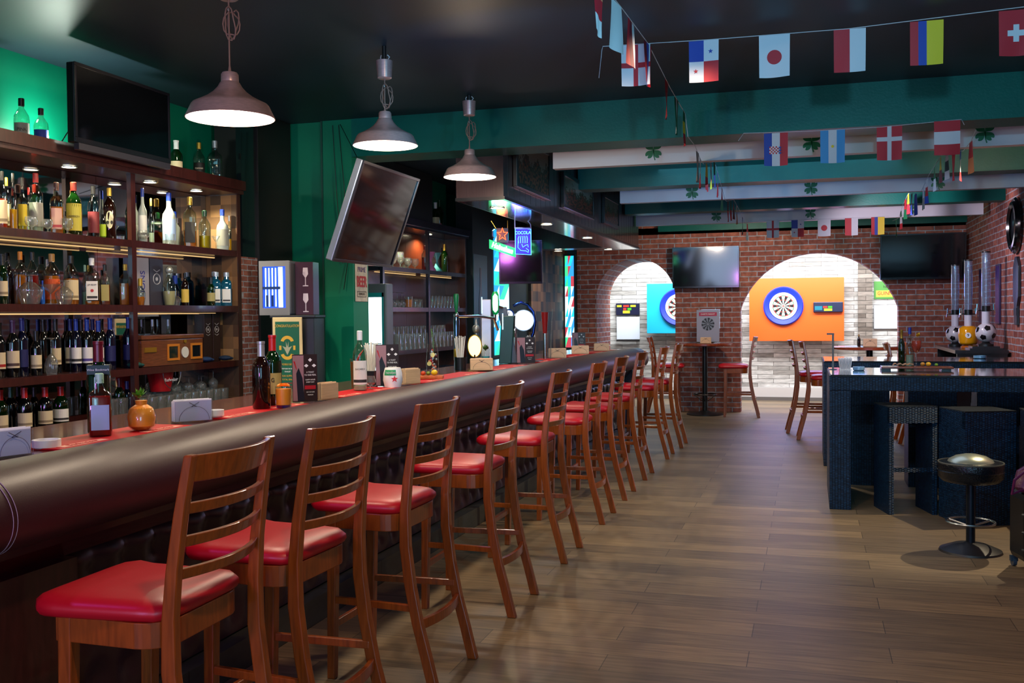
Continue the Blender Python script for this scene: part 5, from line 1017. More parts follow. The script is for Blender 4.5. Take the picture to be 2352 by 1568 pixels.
BZ = 1.0765
CAMR = lambda x, y: math.atan2(y, x) - PI / 2   # turn a thing's front (-y) to someone standing at the near end of the room
napkin_block('white napkins in a clear holder at the left picture edge of the bar', -2.40, 2.53, BZ - .007, CAMR(-2.4, 2.53) + .5, .12, .088, False)
napkin_block('white napkins in a clear holder with an arch line drawing, beside the nearest mat', -2.44, 3.55, BZ - .007, CAMR(-2.42, 3.55) + .3, .155, .092, False)
napkin_block('napkin holder seen end-on beside the menu card next to the orange tumbler', -2.37, 4.60, BZ, 1.35, .13, .085, True, False)
napkin_block('napkin holder beside the star-printed cup', -2.375, 5.73, BZ, 1.2, .13, .095, True, False)
napkin_block('napkin block right of the straw caddy, before the beer taps', -2.40, 7.22, BZ, .42, .17, .09)
napkin_block('napkin block just right of the taps and straw cup', -2.34, 9.38, BZ, .3, .17, .09)
napkin_block('second farthest napkin block on the bar', -2.33, 10.34, BZ, .3, .18, .085)
napkin_block('farthest napkin block on the bar', -2.27, 11.18, BZ, .3, .17, .082)

def menu_card(lab, x, y, z, rz, w_, h_, grp='menu cards on the bar'):
    t = thing('menu_card', lab, 'menu card', (x, y, z), rz, grp)
    card = MB().box(-w_ / 2, w_ / 2, 0, .004, 0, h_).build('card', mat('menu_dark', '2a1a1c', .35), t)
    MB().box(-w_ / 2 - .004, w_ / 2 + .004, -.02, .03, 0, .004).build('acrylic_foot', 'glass', t)
    m_ = MB(); fm = lambda u, v, d=.0: (u * w_ / 2, -.0012 - d, v * h_)
    m_.add([fm(-.98, .02), fm(-.1, .02), fm(-.1, .98), fm(-.98, .98)], [(0, 1, 2, 3)], 0)
    m_.add([fm(-.6, .02, .0005), fm(-.05, .02, .0005), fm(-.2, .5, .0005), fm(-.5, .72, .0005), fm(-.7, .6, .0005)], [(0, 1, 2, 3, 4)], 1)
    m_.add([fm(-.75, .72, .001), fm(-.62, .66, .001), fm(-.8, .86, .001), fm(-.92, .86, .001)], [(0, 1, 2, 3)], 2)
    m_.add([fm(-.03, .26, .0005), fm(.85, .26, .0005), fm(.85, .34, .0005), fm(-.03, .34, .0005)], [(0, 1, 2, 3)], 2)
    m_.build('photo_print', [mat('menu_mauve', '9a7480', .4), mat('menu_navy', '141828', .35), mat('menu_red', 'b01828', .4)], card)
    for k, (s_, v, sz) in enumerate([('A TOAST', .62, .10), ('TO FINE MEAL', .56, .10), ('HAPPY HOUR', .46, .085), ('EVERY DAY', .41, .085), ('ASK OUR BAR', .2, .07), ('PREMIUM', .14, .07)]): text(s_, h_ * sz * .5, (w_ * .21, -.0025, v * h_), (1, 0, 0), (0, 0, 1), 'white', card, sx=.8)
    m_ = MB()
    for u in (.1, .72): m_.prism([(w_ * .21 + (u - .41) * w_ * .5 + .011 * a_, h_ * .76 + .011 * b_) for a_, b_ in ((1, 0), (0, .8), (-1, 0), (0, -.8))], lambda p, q, d: (p, d, q), -.0025, -.0015)
    m_.prism([(w_ * .21 + .010 * a_, h_ * .88 + .012 * b_) for a_, b_ in ((1, 0), (0, .8), (-1, 0), (0, -.8))], lambda p, q, d: (p, d, q), -.0025, -.0015); m_.build('printed_logo', 'white', card)
    return t
menu_card('menu card standing between the orange tumbler and its napkins', -2.40, 4.44, BZ, CAMR(-2.4, 4.44) + .25, .125, .235)
menu_card('menu card standing behind the white star-printed cup', -2.435, 5.53, BZ, CAMR(-2.42, 5.5) + .2, .14, .25)
menu_card('menu card with greenish print right of the tap tower', -2.36, 8.33, BZ, CAMR(-2.36, 8.3) + .15, .16, .225)
menu_card('farthest menu card at the end of the bar before the brick wall', -2.62, 11.55, 1.0695, CAMR(-2.6, 11.6), .16, .21)

# ashtray, trays
def ashtray(lab, x, y, z, r, m, grp=None):
    t = MB().lathe([(0.001, 0), (r * .85, 0), (r, .006), (r, .03), (r * .84, .03), (r * .78, .008), (.001, .007)], n=24, cap=False).build('ashtray', m, smooth=1, loc=(x, y, z)); return tag(t, lab, 'ashtray', grp)
ashtray('white ashtray beside the napkins at the left picture edge', -2.43, 2.72, 1.069, .045, 'white')
ashtray('small white dish behind the clear napkin holder with the arch drawing', -2.42, 3.64 + .05, 1.0765, .035, 'white')
# bottles and drinks on the bar
bottle(-2.46, 3.02, BZ, .225, .043, 'square', 'clear', 'd_red', .95, 'mint', 'lblue', '', 'large flask of dark red liqueur with pale blue side label, on the nearest mat', 'bottles standing on the bar')
bb_ = bottle(-2.56, 3.14, 1.069, .345, .043, 'wine', 'green', 'dark', .9, 'maroon', 'none', '', 'tall green wine bottle with pink-red foil and black neck collar behind the red flask', 'bottles standing on the bar', 'wine_bottle')
MB().lathe([(.055, .222), (.055, .256), (.02, .256)], n=4, a0=.62 + PI / 4, cap=False).build('neck_collar', mat('collar_navy', '0c141e', .4), bb_)
text('Wine Bookmark', .0115, (.0232, -.0322, .239), (.814, .581, 0), (0, 0, 1), 'white', bb_)
bottle(-2.43, 4.08, BZ, .31, .041, 'wine', 'brown', 'dark', .9, 'silver', 'none', '', 'dark brown bottle with silver-lilac foil before the red-foiled one', 'bottles standing on the bar', 'wine_bottle')
bottle(-2.475, 4.26, BZ, .335, .043, 'wine', 'green', 'd_red', .9, 'red', 'olive', 'G', 'brown bottle with red and green neck behind the silver-foiled bottle', 'bottles standing on the bar', 'wine_bottle')
bottle(-2.45, 5.18, BZ, .34, .040, 'whisky', 'clear', 'pale', .12, 'white', 'white', 'BACARDI', 'clear rum bottle with white cap and white label on the mat', 'bottles standing on the bar')
od = thing('cocktail_vase', 'round glass vase of orange cocktail with a mint sprig, nearest drink on the bar', 'cocktail', (-2.42, 3.20, BZ))
vp = [(.03, 0), (.05, .015), (.055, .05), (.045, .08), (.022, .095), (.024, .11), (.034, .135)]
MB().lathe(vp, n=28, cap=False).build('glass_wall', 'glass', od, smooth=1); MB().lathe([(a * .93, b + .002) for a, b in vp[:6]], n=24).build('drink', mat('orange_cocktail', 'ffa02c', .4), od, smooth=1)
def leaves(mb, n, c, r, s, seed=1):
    random.seed(seed)
    for k in range(n):
        a = random.uniform(0, 2 * PI); e = random.uniform(.2, 1.3); d = Vector((math.cos(a) * math.cos(e), math.sin(a) * math.cos(e), math.sin(e))); p = Vector(c) + d * r * random.uniform(.2, 1); sd = d.cross(Vector((0, 0, 1))).normalized() * s * .35; up = sd.cross(d).normalized() * s * .12
        mb.add([p - d * s * .5, p + sd, p + d * s * .6 + up, p - sd], [(0, 1, 2, 3)])
lv = MB(); leaves(lv, 26, (-.01, 0, .125), .025, .028); lv.build('mint_leaves', mat('mint_green', '5c9c24', .5), od)
tb = thing('tumbler_drink', 'orange drink in a tumbler with orange peel beside the two brown bottles', 'cocktail', (-2.345, 4.13, BZ))
MB().lathe([(.034, 0), (.037, .005), (.038, .1)], n=28, cap=False).build('glass_wall', 'glass', tb, smooth=1); MB().lathe([(.034, .014), (.036, .088)], n=24).build('drink', mat('orange_cocktail', 'ffa02c', .4), tb, smooth=1); MB().cyl((0, 0, .001), .033, .011, 20).build('thick_base', glassy('violet_glass', '8c7ad8', .6), tb)
pl_ = MB(); pl_.sweep([[(.03 * math.cos(a) * k, .03 * math.sin(a) * k, .093 + h_) for k, h_ in ((.6, .02), (1, .012), (1.02, .005), (.62, .012))] for a in [i * .3 for i in range(16)]]); pl_.build('orange_peel', mat('peel', 'f09020', .5), tb, smooth=1)
sn = glassware('brandy_snifter', 'snifter', 'empty bluish brandy glass lying beside the white-capped rum bottle', 'glass', (-2.44, 5.295, BZ), .075, .033)
ck = thing('cocktail_tall', 'tall brown layered cocktail with a red chilli behind the rum bottle', 'cocktail', (-2.56, 5.36, 1.0695))
MB().lathe([(.03, 0), (.036, .18)], n=24, cap=False).build('glass_wall', 'glass', ck, smooth=1); MB().lathe([(.028, .004), (.031, .07), (.034, .16)], n=20).build('drink', mat('choc_drink', '7a4a20', .3), ck, smooth=1)
MB().tube([(.0, 0, .15), (.02, .01, .20), (.045, .015, .235)], .006, 8, rs=[.008, .007, .001]).build('chilli', mat('chilli_red', 'c01c14', .3), ck, smooth=1)
def straw_cup(lab, x, y, z, r, h, hs, n, cupm, grp='straw holders on the bar', spread=.03):
    t = thing('straw_holder', lab, 'straw holder', (x, y, z), 0, grp)
    MB().lathe([(r * .9, 0), (r, h)], n=4 if cupm == 'dark' else 20, a0=PI / 4, cap=False).lathe([(r * .9, .001), (.001, .0015)], n=4 if cupm == 'dark' else 20, a0=PI / 4, cap=False).build('cup', cupm, t)
    random.seed(int(y * 100))
    for k in range(n):
        a = 2 * PI * k / n * 1.0 + .3; q = .6 * r * (.4 + .6 * ((k * 7) % n) / n); MB().tube([(q * .6 * math.cos(a), q * .6 * math.sin(a), .004), (q * .6 * math.cos(a) + spread * math.cos(a), q * .6 * math.sin(a) + spread * math.sin(a), hs * (.92 + .08 * ((k * 5) % 7) / 7))], .0042, 6).build('straw', mat('straw_white', 'dcdcd8', .5), t)
    return t
straw_cup('white paper straws in a black square cup behind the star-printed cup', -2.60, 5.66, 1.0695, .045, .09, .27, 14, 'dark')
text('l', .07, (-2.57, 5.61, 1.11), (1, .4, 0), (0, 0, 1), mat('tan_print', 'c08850', .5)).parent = None
for o_ in list(bpy.data.objects):
    if o_.name.startswith('lettering') and not o_.parent: bpy.data.objects.remove(o_)
straw_cup('white paper straws standing in the black caddy right of the fruit board', -2.62, 7.36, 1.0695 + 0, .05, .10, .27, 14, mat('caddy_black', '0c1418', .3))
straw_cup('cream straws in a printed paper cup right of the menu card at the taps', -2.50, 9.0, 1.0695, .042, .13, .24, 14, mat('printed_cup', 'b89878', .5))
hc = thing('printed_cup', 'white paper cup printed with a red star and green band, before the menu card', 'cup', (-2.37, 5.46, BZ), CAMR(-2.36, 5.5))
MB().lathe([(.048, 0), (.058, .04), (.056, .08), (.046, .115)], n=28).build('cup_wall', mat('cup_white', 'eceef0', .4), hc, smooth=1)
m_ = MB(); m_.prism([(.022 * (1 if k % 2 == 0 else .4) * math.sin(k * PI / 5) + .01, .05 + .022 * (1 if k % 2 == 0 else .4) * math.cos(k * PI / 5)) for k in range(10)], lambda u, v, d: (u, -.0575 - d + .35 * u * u * 20 * .4, v), 0, .0012); m_.build('star_print', mat('star_red', 'd01c24', .4), hc)
m_ = MB(); lab_patch(m_, [(.048 / .058, 0), (1, .35), (.965, .7), (.8, 1)], .058, .115, .62, .9, -PI / 2 - .35, .7, 0, out=1.015); m_.build('green_band', mat('star_green', '0c8c50', .4), hc); text('heineken', .02, (-.012, -.0595, .088), (1, 0, 0), (0, -.15, 1), 'white', hc, sx=.8)
gg = thing('gin_glass', 'tall clear glass with ice, berries and lime slices and a rosemary sprig', 'cocktail', (-2.50, 6.45, BZ))
MB().lathe([(.036, 0), (.040, .01), (.044, .10), (.036, .20), (.033, .225)], n=28, cap=False).build('glass_wall', 'glass', gg, smooth=1)
m_ = MB(); random.seed(4)
for k in range(26): a = random.uniform(0, 6.28); q = random.uniform(.005, .028); m_.sphere((q * math.cos(a), q * math.sin(a), .02 + .17 * k / 26), random.uniform(.006, .010), 8, 6, random.randrange(3))
m_.build('fruit_and_ice', [mat('berry_red', 'c83c34', .4), mat('ice_pale', 'c8dce0', .15, trans=.5), mat('grapefruit', 'e88868', .4)], gg, smooth=1)
m_ = MB()
for z, x in ((.09, -.01), (.15, .015)): disc(m_, (x, -.036, z), .016, 16, (0, -1, .1), .003)
m_.build('citrus_slice', mat('citrus', 'e0d890', .4), gg)
m_ = MB(); m_.tube([(.01, 0, .15), (.005, 0, .24), (-.01, 0, .33)], .002, 6)
for k in range(22): z = .2 + k * .006; a = k * 2.4; m_.add([(.005 - .0002 * k, 0, z), (.005 + .016 * math.cos(a), .016 * math.sin(a), z + .014), (.004, .001, z + .003)], [(0, 1, 2)])
m_.build('rosemary_sprig', mat('rosemary', '4a7a3c', .6), gg)
cbd = thing('chopping_board', 'small orange-brown board carrying fruit beside the rosemary gin glass', 'board', (-2.43, 6.22, BZ), .3)
MB().box(-.09, .09, -.06, .06, 0, .022).build('board', mat('orange_wood', 'b0581c', .35, noise=(9, .25, (5, 1, 1))), cbd, bevel=.004)
for k, (dx, dy, r_, c, l) in enumerate([(-.045, -.01, .017, 'b83c14', 'small red tomato on the fruit board, leftmost'), (-.012, .01, .015, '6a7a20', 'small olive-green fruit in the middle of the fruit board'), (.03, -.015, .022, 'd8b81c', 'yellow lemon half on the right of the fruit board')]):
    a = .3; X = -2.43 + dx * math.cos(a) - dy * math.sin(a); Y = 6.22 + dx * math.sin(a) + dy * math.cos(a)
    tag(MB().sphere((0, 0, r_ * .85), r_, 14, 10, sz=.85).build('fruit', mat('fruit_' + c, c, .35), smooth=1, loc=(X, Y, BZ + .0225)), l, 'fruit', 'fruit on the small board')
pg_ = thing('palm_cocktail', 'blue-green cocktail with a leafy garnish beside the straw caddy', 'cocktail', (-2.49, 7.60, 1.0695 + .007))
MB().lathe([(.028, 0), (.035, .12), (.036, .15)], n=24, cap=False).build('glass_wall', 'glass', pg_, smooth=1); MB().lathe([(.027, .004), (.033, .09)], n=20).build('drink', mat('teal_drink', '18a0b0', .2), pg_, smooth=1)
m_ = MB(); leaves(m_, 30, (0, 0, .14), .03, .035, 2); m_.build('leaf_garnish', mat('palm_leaf', '4c7030', .5), pg_)
rg = thing('red_drink_glass', 'short glass of red drink before the leafy cocktail', 'cocktail', (-2.47, 7.42, 1.0695 + .007)); MB().lathe([(.022, 0), (.026, .1)], n=20, cap=False).build('glass_wall', 'glass', rg, smooth=1); MB().lathe([(.021, .003), (.024, .085)], n=18).build('drink', mat('red_drink', '9c2418', .2), rg, smooth=1)

# ---------------------------------------------------------------- beer taps
def P3(x, y, z): return Vector((x, y, z))
tt = thing('beer_tap', 'slender chrome tap column with green handle and horizontal arm, nearest of the taps', 'beer tap', (-2.70, 7.50, 1.069))
MB().tube([(0, 0, 0), (0, 0, .24), (0, 0, .38), (0, 0, .44)], .02, 14, rs=[.022, .02, .026, .014]).build('column', mat('smoked_chrome', '6a7c90', .1, 1), tt, smooth=1)
MB().lathe([(.022, .07), (.0235, .072), (.0235, .16), (.022, .162)], n=16).build('gold_band', 'gold', tt, smooth=1)
MB().tube([(0, 0, .42), (.1, .25, .42), (.17, .45, .40), (.19, .50, .30)], .011, 10).sphere((0, 0, .43), .022, 12, 8).build('arm', 'chrome', tt, smooth=1)
MB().lathe([(.009, .45), (.013, .48), (.022, .58), (.018, .60)], n=14).build('handle', mat('tap_green', '0c6a3c', .25), tt, smooth=1)
tf = thing('beer_tap', 'short spout tap with grey swan handle behind the paper straws', 'beer tap', (-2.72, 8.05, 1.069))
MB().tube([(0, 0, 0), (0, 0, .18), (.0, 0, .22)], .016, 12).tube([(0, 0, .2), (.01, -.03, .24), (.02, -.04, .17)], .009, 8).build('column', 'chrome', tf, smooth=1); MB().sphere((0, 0, .31), .035, 14, 10, sz=1.1).tube([(0, 0, .22), (0, 0, .36), (0, 0, .40)], .01, 8, rs=[.012, .014, .003]).build('handle', mat('pewter', '8a8c90', .35, .6), tf, smooth=1)
for (x, y, w_, d_, h_, m_n, lab, lean) in [(-2.62, 8.02, .085, .03, .56, mat('brushed_panel', 'b8b0bc', .3, .5), 'tall pale grey tap panel left of the green-lit tap', .0), (-2.56, 8.36, .11, .03, .42, mat('deep_green_panel', '0c3a38', .35), 'dark green tap panel below the green lamp', -.03), (-2.50, 8.42, .085, .03, .50, mat('slate_panel', '4a4c58', .35, .3), 'slanted slate-grey tap panel', .10)]:
    t = thing('tap_panel', lab, 'beer tap', (x, y, 1.069), .3)
    MB().hexa([(-w_ / 2, 0, 0), (w_ / 2, 0, 0), (w_ / 2, d_, 0), (-w_ / 2, d_, 0), (-w_ / 2 - lean, 0, h_), (w_ / 2 - lean, 0, h_), (w_ / 2 - lean, d_, h_), (-w_ / 2 - lean, d_, h_)]).build('panel', m_n, t, bevel=.006)
    MB().box(-w_ / 2 - lean + .004, -w_ / 2 - lean + .012, -.012, -.001, h_ - .12, h_ + .02).build('edge_rod', 'chrome', t)
gt = thing('lit_tap_badge', 'green-rimmed glowing oval tap badge', 'beer tap', (-2.60, 8.22, 1.50), .3)
MB().lathe([(.018, 0), (.03, .03), (.033, .1), (.03, .17), (.018, .2)], n=20, sy=.4).build('rim', mat('badge_green', '0ca858', .25), gt, smooth=1); MB().lathe([(.012, .02), (.022, .04), (.025, .1), (.022, .16), (.012, .18)], (0, -.006, 0), n=20, sy=.4).build('lit_face', emat('badge_light', 'c8ffe0', 2.4), gt, smooth=1); MB().tube([(0, 0, 0), (.0, .03, -.05), (0, .08, -.05)], .008, 8).build('spout', 'chrome', gt, smooth=1)
MB().tube([(0, .03, .08), (.06, .12, .06)], .01, 8).build('bracket', 'chrome', gt)
# arched tower with big round lamp
at_ = thing('beer_tower', 'arched blue-black tap tower with a large round glowing badge', 'beer tap', (-2.53, 8.88, 1.0695), .25)
arcp = [(.02, 0, 0), (.035, 0, .12), (.085, 0, .26), (.10, 0, .36), (.085, 0, .45), (.035, 0, .52), (-.03, 0, .54), (-.10, 0, .51)]
MB().tube(arcp, .014, 12).build('arched_tube', mat('blue_black_chrome', '28407c', .12, 1), at_, smooth=1)
m_ = MB(); disc(m_, (-.005, -.01, .375), .098, 36, (0, 1, 0), .02); m_.build('lamp_rim', 'steel', at_); m_ = MB(); disc(m_, (-.005, -.024, .375), .09, 36, (0, 1, 0), .006); m_.build('lit_face', emat('round_badge_light', 'f4fbff', 4), at_)
MB().tube([(-.09, 0, 0), (-.09, 0, .34), (-.06, 0, .45)], .022, 14).tube([(-.09, -.01, .3), (-.09, -.05, .28), (-.09, -.055, .22)], .009, 8).build('column', 'chrome', at_, smooth=1)
MB().tube([(-.09, -.055, .30), (-.09, -.06, .38), (-.09, -.06, .42)], .01, 8, rs=[.008, .012, .014]).build('handle', mat('tap_black', '181820', .3), at_, smooth=1)
gb = thing('gauge_badge', 'small round white tap badge with dark ring left of the big glowing one', 'beer tap', (-2.60, 8.62, 1.50), .25)
m_ = MB(); disc(m_, (0, 0, 0), .05, 28, (0, 1, 0), .02); m_.build('ring', mat('blue_black_chrome', '28407c', .12, 1), gb); m_ = MB(); disc(m_, (0, -.012, 0), .038, 28, (0, 1, 0), .006); m_.build('face', emat('badge_white', 'eef4ff', 1.2), gb); MB().tube([(0, 0, -.05), (0, .0, -.431)], .014, 10).build('stem', mat('lit_stem', 'a8d8e0', .2, .4), gb, smooth=1)
MB().box(-.003, .003, -.018, -.0155, .0, .025).build('needle', 'dark', gb)
rt = thing('red_tap_glass', 'tall red-filled glass tap handle right of the arched tower', 'beer tap', (-2.40, 9.14, 1.069), .2)
MB().tube([(0, 0, 0), (0, 0, .25)], .018, 10).build('column', 'chrome', rt, smooth=1); MB().lathe([(.02, .25), (.035, .45)], n=20).build('red_handle', mat('tap_red', '8c1c1c', .2, coat=.5), rt, smooth=1); MB().tube([(.05, 0, .0), (.06, 0, .25), (.075, 0, .48)], .006, 8).build('glass_rod', 'glass2', rt)
dp = MB(); dp.box(-.12, .12, -.09, .09, 0, .012); [dp.box(-.115 + k * .02, -.107 + k * .02, -.08, .08, .0121, .016) for k in range(12)]; tag(dp.build('drip_tray', 'steel', loc=(-2.43, 8.66, 1.069)), 'steel drip tray under the tap tower', 'tray')
ow = thing('oval_lamp', 'oval yellow-lit badge behind the paper straws', 'beer tap', (-2.66, 7.83, 1.14), .3); MB().lathe([(.055 * math.sin(PI * i / 14) + .0005, -.09 * math.cos(PI * i / 14)) for i in range(15)], (0, 0, .1), n=24, sy=.25).build('lit_face', emat('oval_light', 'ffe88c', 2.5), ow, smooth=1); MB().tube([(0, 0, -.07), (0, 0, .03)], .01, 8).build('stem', 'chrome', ow)
MB().tube([(.057 * math.sin(2 * PI * i / 28), 0, .1 + .092 * math.cos(2 * PI * i / 28)) for i in range(28)], .005, 6, closed=True).build('rim', 'gold', ow, smooth=1)

# ================================================================ FLAGS
FC = dict(w='c8ccd4', r='b01828', b='1c3c9c', lb='3c8cc8', y='d8c020', g='0c6038', k='14141a', m='6a1024', o='d8885c', gr='8c8884')
FI = {k: i for i, k in enumerate(FC)}
FM = [mat('flag_' + k, c, .6) for k, c in FC.items()]
def flag(design, lab, loc, rz, grp, w_=.155, h_=.215, wave=.008, seed=0):
    """cloth hangs from its top edge; u runs along local x, v downwards"""
    mb = MB(); random.seed(seed); ph = random.uniform(0, 6); nx, nz = 12, 16
    P_ = lambda u, v: ((u - .5) * w_ * (1 - .02 * v), wave * v * math.sin(ph + u * 4 + v * 1.5) , -v * h_ - .004 * math.sin(u * PI) * v)
    for i in range(nx):
        for j in range(nz):
            u, v = (i + .5) / nx, (j + .5) / nz
            mb.add([P_(i / nx, j / nz), P_((i + 1) / nx, j / nz), P_((i + 1) / nx, (j + 1) / nz), P_(i / nx, (j + 1) / nz)], [(0, 1, 2, 3)], FI[design(u, v)])
    o = mb.build('flag', FM, smooth=2, loc=loc); o.rotation_euler = (0, 0, rz); tag(o, lab, 'flag', grp)
    return o, P_
def vs_(*c): return lambda u, v: c[min(int(u * len(c)), len(c) - 1)]
def hs_(*c): return lambda u, v: c[min(int(v * len(c)), len(c) - 1)]
D = dict(england=lambda u, v: 'r' if abs(u - .5) < .09 or abs(v - .52) < .065 else 'w',
 panama=lambda u, v: ('b' if u < .5 else 'w') if v < .5 else ('w' if u < .5 else 'r'), japan=lambda u, v: 'w', indo=vs_('r', 'w'),
 colombia=lambda u, v: 'r' if u < .25 else ('b' if u < .5 else 'y'), swiss=lambda u, v: 'w' if (abs(u - .5) < .09 and abs(v - .5) < .2) or (abs(v - .5) < .07 and abs(u - .5) < .28) else 'r',
 croatia=vs_('b', 'w', 'r'), argentina=vs_('lb', 'w', 'lb'), denmark=lambda u, v: 'w' if abs(u - .5) < .09 or abs(v - .38) < .07 else 'r', austria=hs_('r', 'w', 'r'))
def emblem(o, P_, pts, u0, v0, s, col, name):
    q = P_(u0, v0)
    for sd in (-1,):
        m_ = MB(); m_.prism(pts, lambda u, v, d: (q[0] + u * s, q[1] + d, q[2] + v * s), -.0035, .0035); m_.build(name, mat('flag_' + col, FC.get(col, '202020'), .6), o)
circ = [(math.cos(2 * PI * i / 24), math.sin(2 * PI * i / 24)) for i in range(24)]
star5 = [((1 if k % 2 == 0 else .4) * math.sin(k * PI / 5), (1 if k % 2 == 0 else .4) * math.cos(k * PI / 5)) for k in range(10)]
def dressed(kind, lab, loc, rz, grp, seed, wave=.006):
    o, P_ = flag(D[kind], lab, loc, rz, grp, wave=wave, seed=seed)
    if kind == 'japan': emblem(o, P_, circ, .5, .52, .037, 'r', 'red_disc')
    if kind == 'panama': emblem(o, P_, star5, .73, .27, .013, 'b', 'blue_star'); emblem(o, P_, star5, .23, .73, .013, 'r', 'red_star')
    if kind == 'argentina': emblem(o, P_, circ, .5, .5, .009, 'y', 'sun')
    if kind == 'croatia':
        q = P_(.42, .52); m_ = MB(); [m_.box(q[0] - .03 + .01 * i, q[0] - .02 + .01 * i, q[1] - .003, q[1] + .003, q[2] - .025 + .01 * j, q[2] - .015 + .01 * j, (i + j) % 2) for i in range(6) for j in range(5)]; m_.build('checkered_shield', [FM[FI['r']], FM[FI['w']]], o)
        m_ = MB(); [m_.box(q[0] + .032, q[0] + .046, q[1] - .003, q[1] + .003, q[2] - .025 + .018 * j, q[2] - .015 + .018 * j) for j in range(3)]; m_.build('crest_squares', FM[FI['b']], o)
    return o
NL = dict(england='white flag with a red cross', panama='quartered white, blue and red flag with stars', japan='white flag with a red disc', indo='flag half red and half white', colombia='red, blue and yellow striped flag', swiss='red flag with a white cross', croatia='blue, white and red flag with a checkered shield', argentina='pale blue and white flag with a small sun', denmark='red flag with a long white cross', austria='red, white and red banded flag')
def string_line(lab, pts, grp='flag strings'): tag(MB().tube(pts, .0022, 5).build('flag_string', mat('white_string', 'b8bcc4', .6)), lab, 'string', grp)
z1_ = 2.935
s1 = [(-1.08, 5.30, z1_ - .17), (-1.065, 5.31, z1_ - .02), (-1.06, 5.31, z1_), (-.5, 5.36, z1_), (.2, 5.38, z1_), (.9, 5.31, z1_ + .01), (1.5, 5.3, z1_ + .03)]
string_line('white flag string across the ceiling nearest the camera, before the green beam', s1)
for k, (x, y, n) in enumerate([(-.885, 5.325, 'england'), (-.53, 5.36, 'panama'), (-.17, 5.37, 'japan'), (.20, 5.38, 'indo'), (.56, 5.35, 'colombia'), (.955, 5.31, 'swiss')]):
    dressed(n, NL[n] + ' on the nearest cross-room string', (x, y, z1_ - .002 + .004 * (x > .8)), .02, 'flags on the nearest cross string', k)
s2 = [(-.455, 6.905, 2.655), (-.42, 6.916, 2.706), (0, 6.905, 2.692), (.45, 6.905, 2.692), (.93, 6.916, 2.712), (.945, 6.905, 2.675)]
string_line('white flag string under the bottom edge of the first green beam', s2)
for k, (x, n) in enumerate([(-.21, 'croatia'), (.15, 'argentina'), (.50, 'denmark'), (.845, 'austria')]): dressed(n, NL[n] + ' below the first green beam', (x, 6.905, 2.693 + .014 * (x > .6)), 0, 'flags below the first green beam', k + 10)
s3 = [(-.55, 13.178, 2.672), (-.3, 13.16, 2.665), (.1, 13.16, 2.665), (.7, 13.16, 2.665), (.95, 13.178, 2.672)]
string_line('flag string across the room just before the brick end wall', s3)
for k, (x, n) in enumerate([(-.44, 'england'), (-.135, 'panama'), (.185, 'japan'), (.51, 'indo'), (.82, 'colombia')]): dressed(n, NL[n] + ' on the farthest string at the brick wall', (x, 13.16, 2.665), 0, 'flags on the farthest cross string', k + 20)
# two long strings running down the room
def along(x, pts, flags, side):
    string_line('long flag string running away down the room on the %s' % side, [(x + .02 * math.sin(y), y, z) for y, z in pts])
    def zz(y):
        for (a, p), (b, q) in zip(pts, pts[1:]):
            if y <= b: return p + (q - p) * (y - a) / (b - a)
        return pts[-1][1]
    for k, (y, des, rz, lab) in enumerate(flags):
        flag(des, lab, (x + .02 * math.sin(y), y, zz(y) - .003), PI / 2 + rz, 'flags on the long %s string' % side, seed=k + 30, wave=.012)
Lp = [(3.6, 2.82), (4.6, 2.90), (5.3, 2.93), (6.08, 2.875), (6.85, 2.70), (7.3, 2.70), (8.9, 2.80), (10.3, 2.65), (10.7, 2.79), (13.1, 2.65), (13.9, 2.745)]
Lp = [(3.6, 2.82), (4.6, 2.90), (5.3, 2.93), (6.08, 2.865), (6.75, 2.83), (6.88, 2.70), (7.27, 2.70), (7.65, 2.65), (7.85, 2.65), (8.9, 2.82), (9.75, 2.73), (10.3, 2.65), (10.55, 2.65), (11.6, 2.78), (12.45, 2.73), (13.15, 2.65), (13.3, 2.65), (14.3, 2.74)]
al = [(4.0, hs_('o', 'r', 'w'), -.10, 'orange and red flag cut by the top picture edge'), (4.42, D['japan'], -.07, 'curled white flag with a red disc at the top of the long left string'), (4.80, vs_('r', 'm', 'w'), -.06, 'red flag with pale edge over the crossing of the two strings'), (5.30, vs_('m', 'b', 'r'), -.08, 'maroon and blue flag just behind the string crossing'),
 (5.95, D['swiss'], .0, 'edge-on red flag with white mark before the first green beam'), (6.35, vs_('g', 'w', 'g'), .0, 'edge-on green and white flag before the first green beam'), (6.70, hs_('g', 'y', 'r'), .0, 'green, yellow and red flag just before the first beam edge')]
far = [(7.42, hs_('gr', 'gr'), 'grey'), (7.60, hs_('w', 'r'), 'white and red'), (8.1, hs_('y', 'r'), 'yellow and red'), (8.5, hs_('w', 'r', 'y'), 'white, red and yellow'), (8.9, hs_('g', 'b'), 'green and blue'), (9.3, hs_('b', 'r'), 'blue and red'), (9.9, hs_('r', 'g'), 'red and green'), (10.8, hs_('k', 'r'), 'black and red'), (11.2, hs_('g', 'r'), 'green and red'), (11.6, hs_('r', 'm'), 'red'), (12.0, hs_('w', 'o'), 'white and orange'), (12.8, hs_('b', 'k'), 'blue and black'), (13.6, hs_('r', 'w'), 'red and white')]
al += [(y, d, 0, '%s flag seen edge-on on the long left string beyond the first beam' % n) for y, d, n in far]
al = [(y, d, r + random.uniform(-.05, .05), l) for y, d, r, l in al]
along(-.80, Lp, al, 'left')
Rp = [(7.27, 2.70), (7.5, 2.66), (7.85, 2.65), (8.9, 2.80), (9.75, 2.73), (10.3, 2.65), (10.55, 2.65), (11.6, 2.77), (12.45, 2.73), (13.1, 2.65), (13.3, 2.65), (14.2, 2.70)]
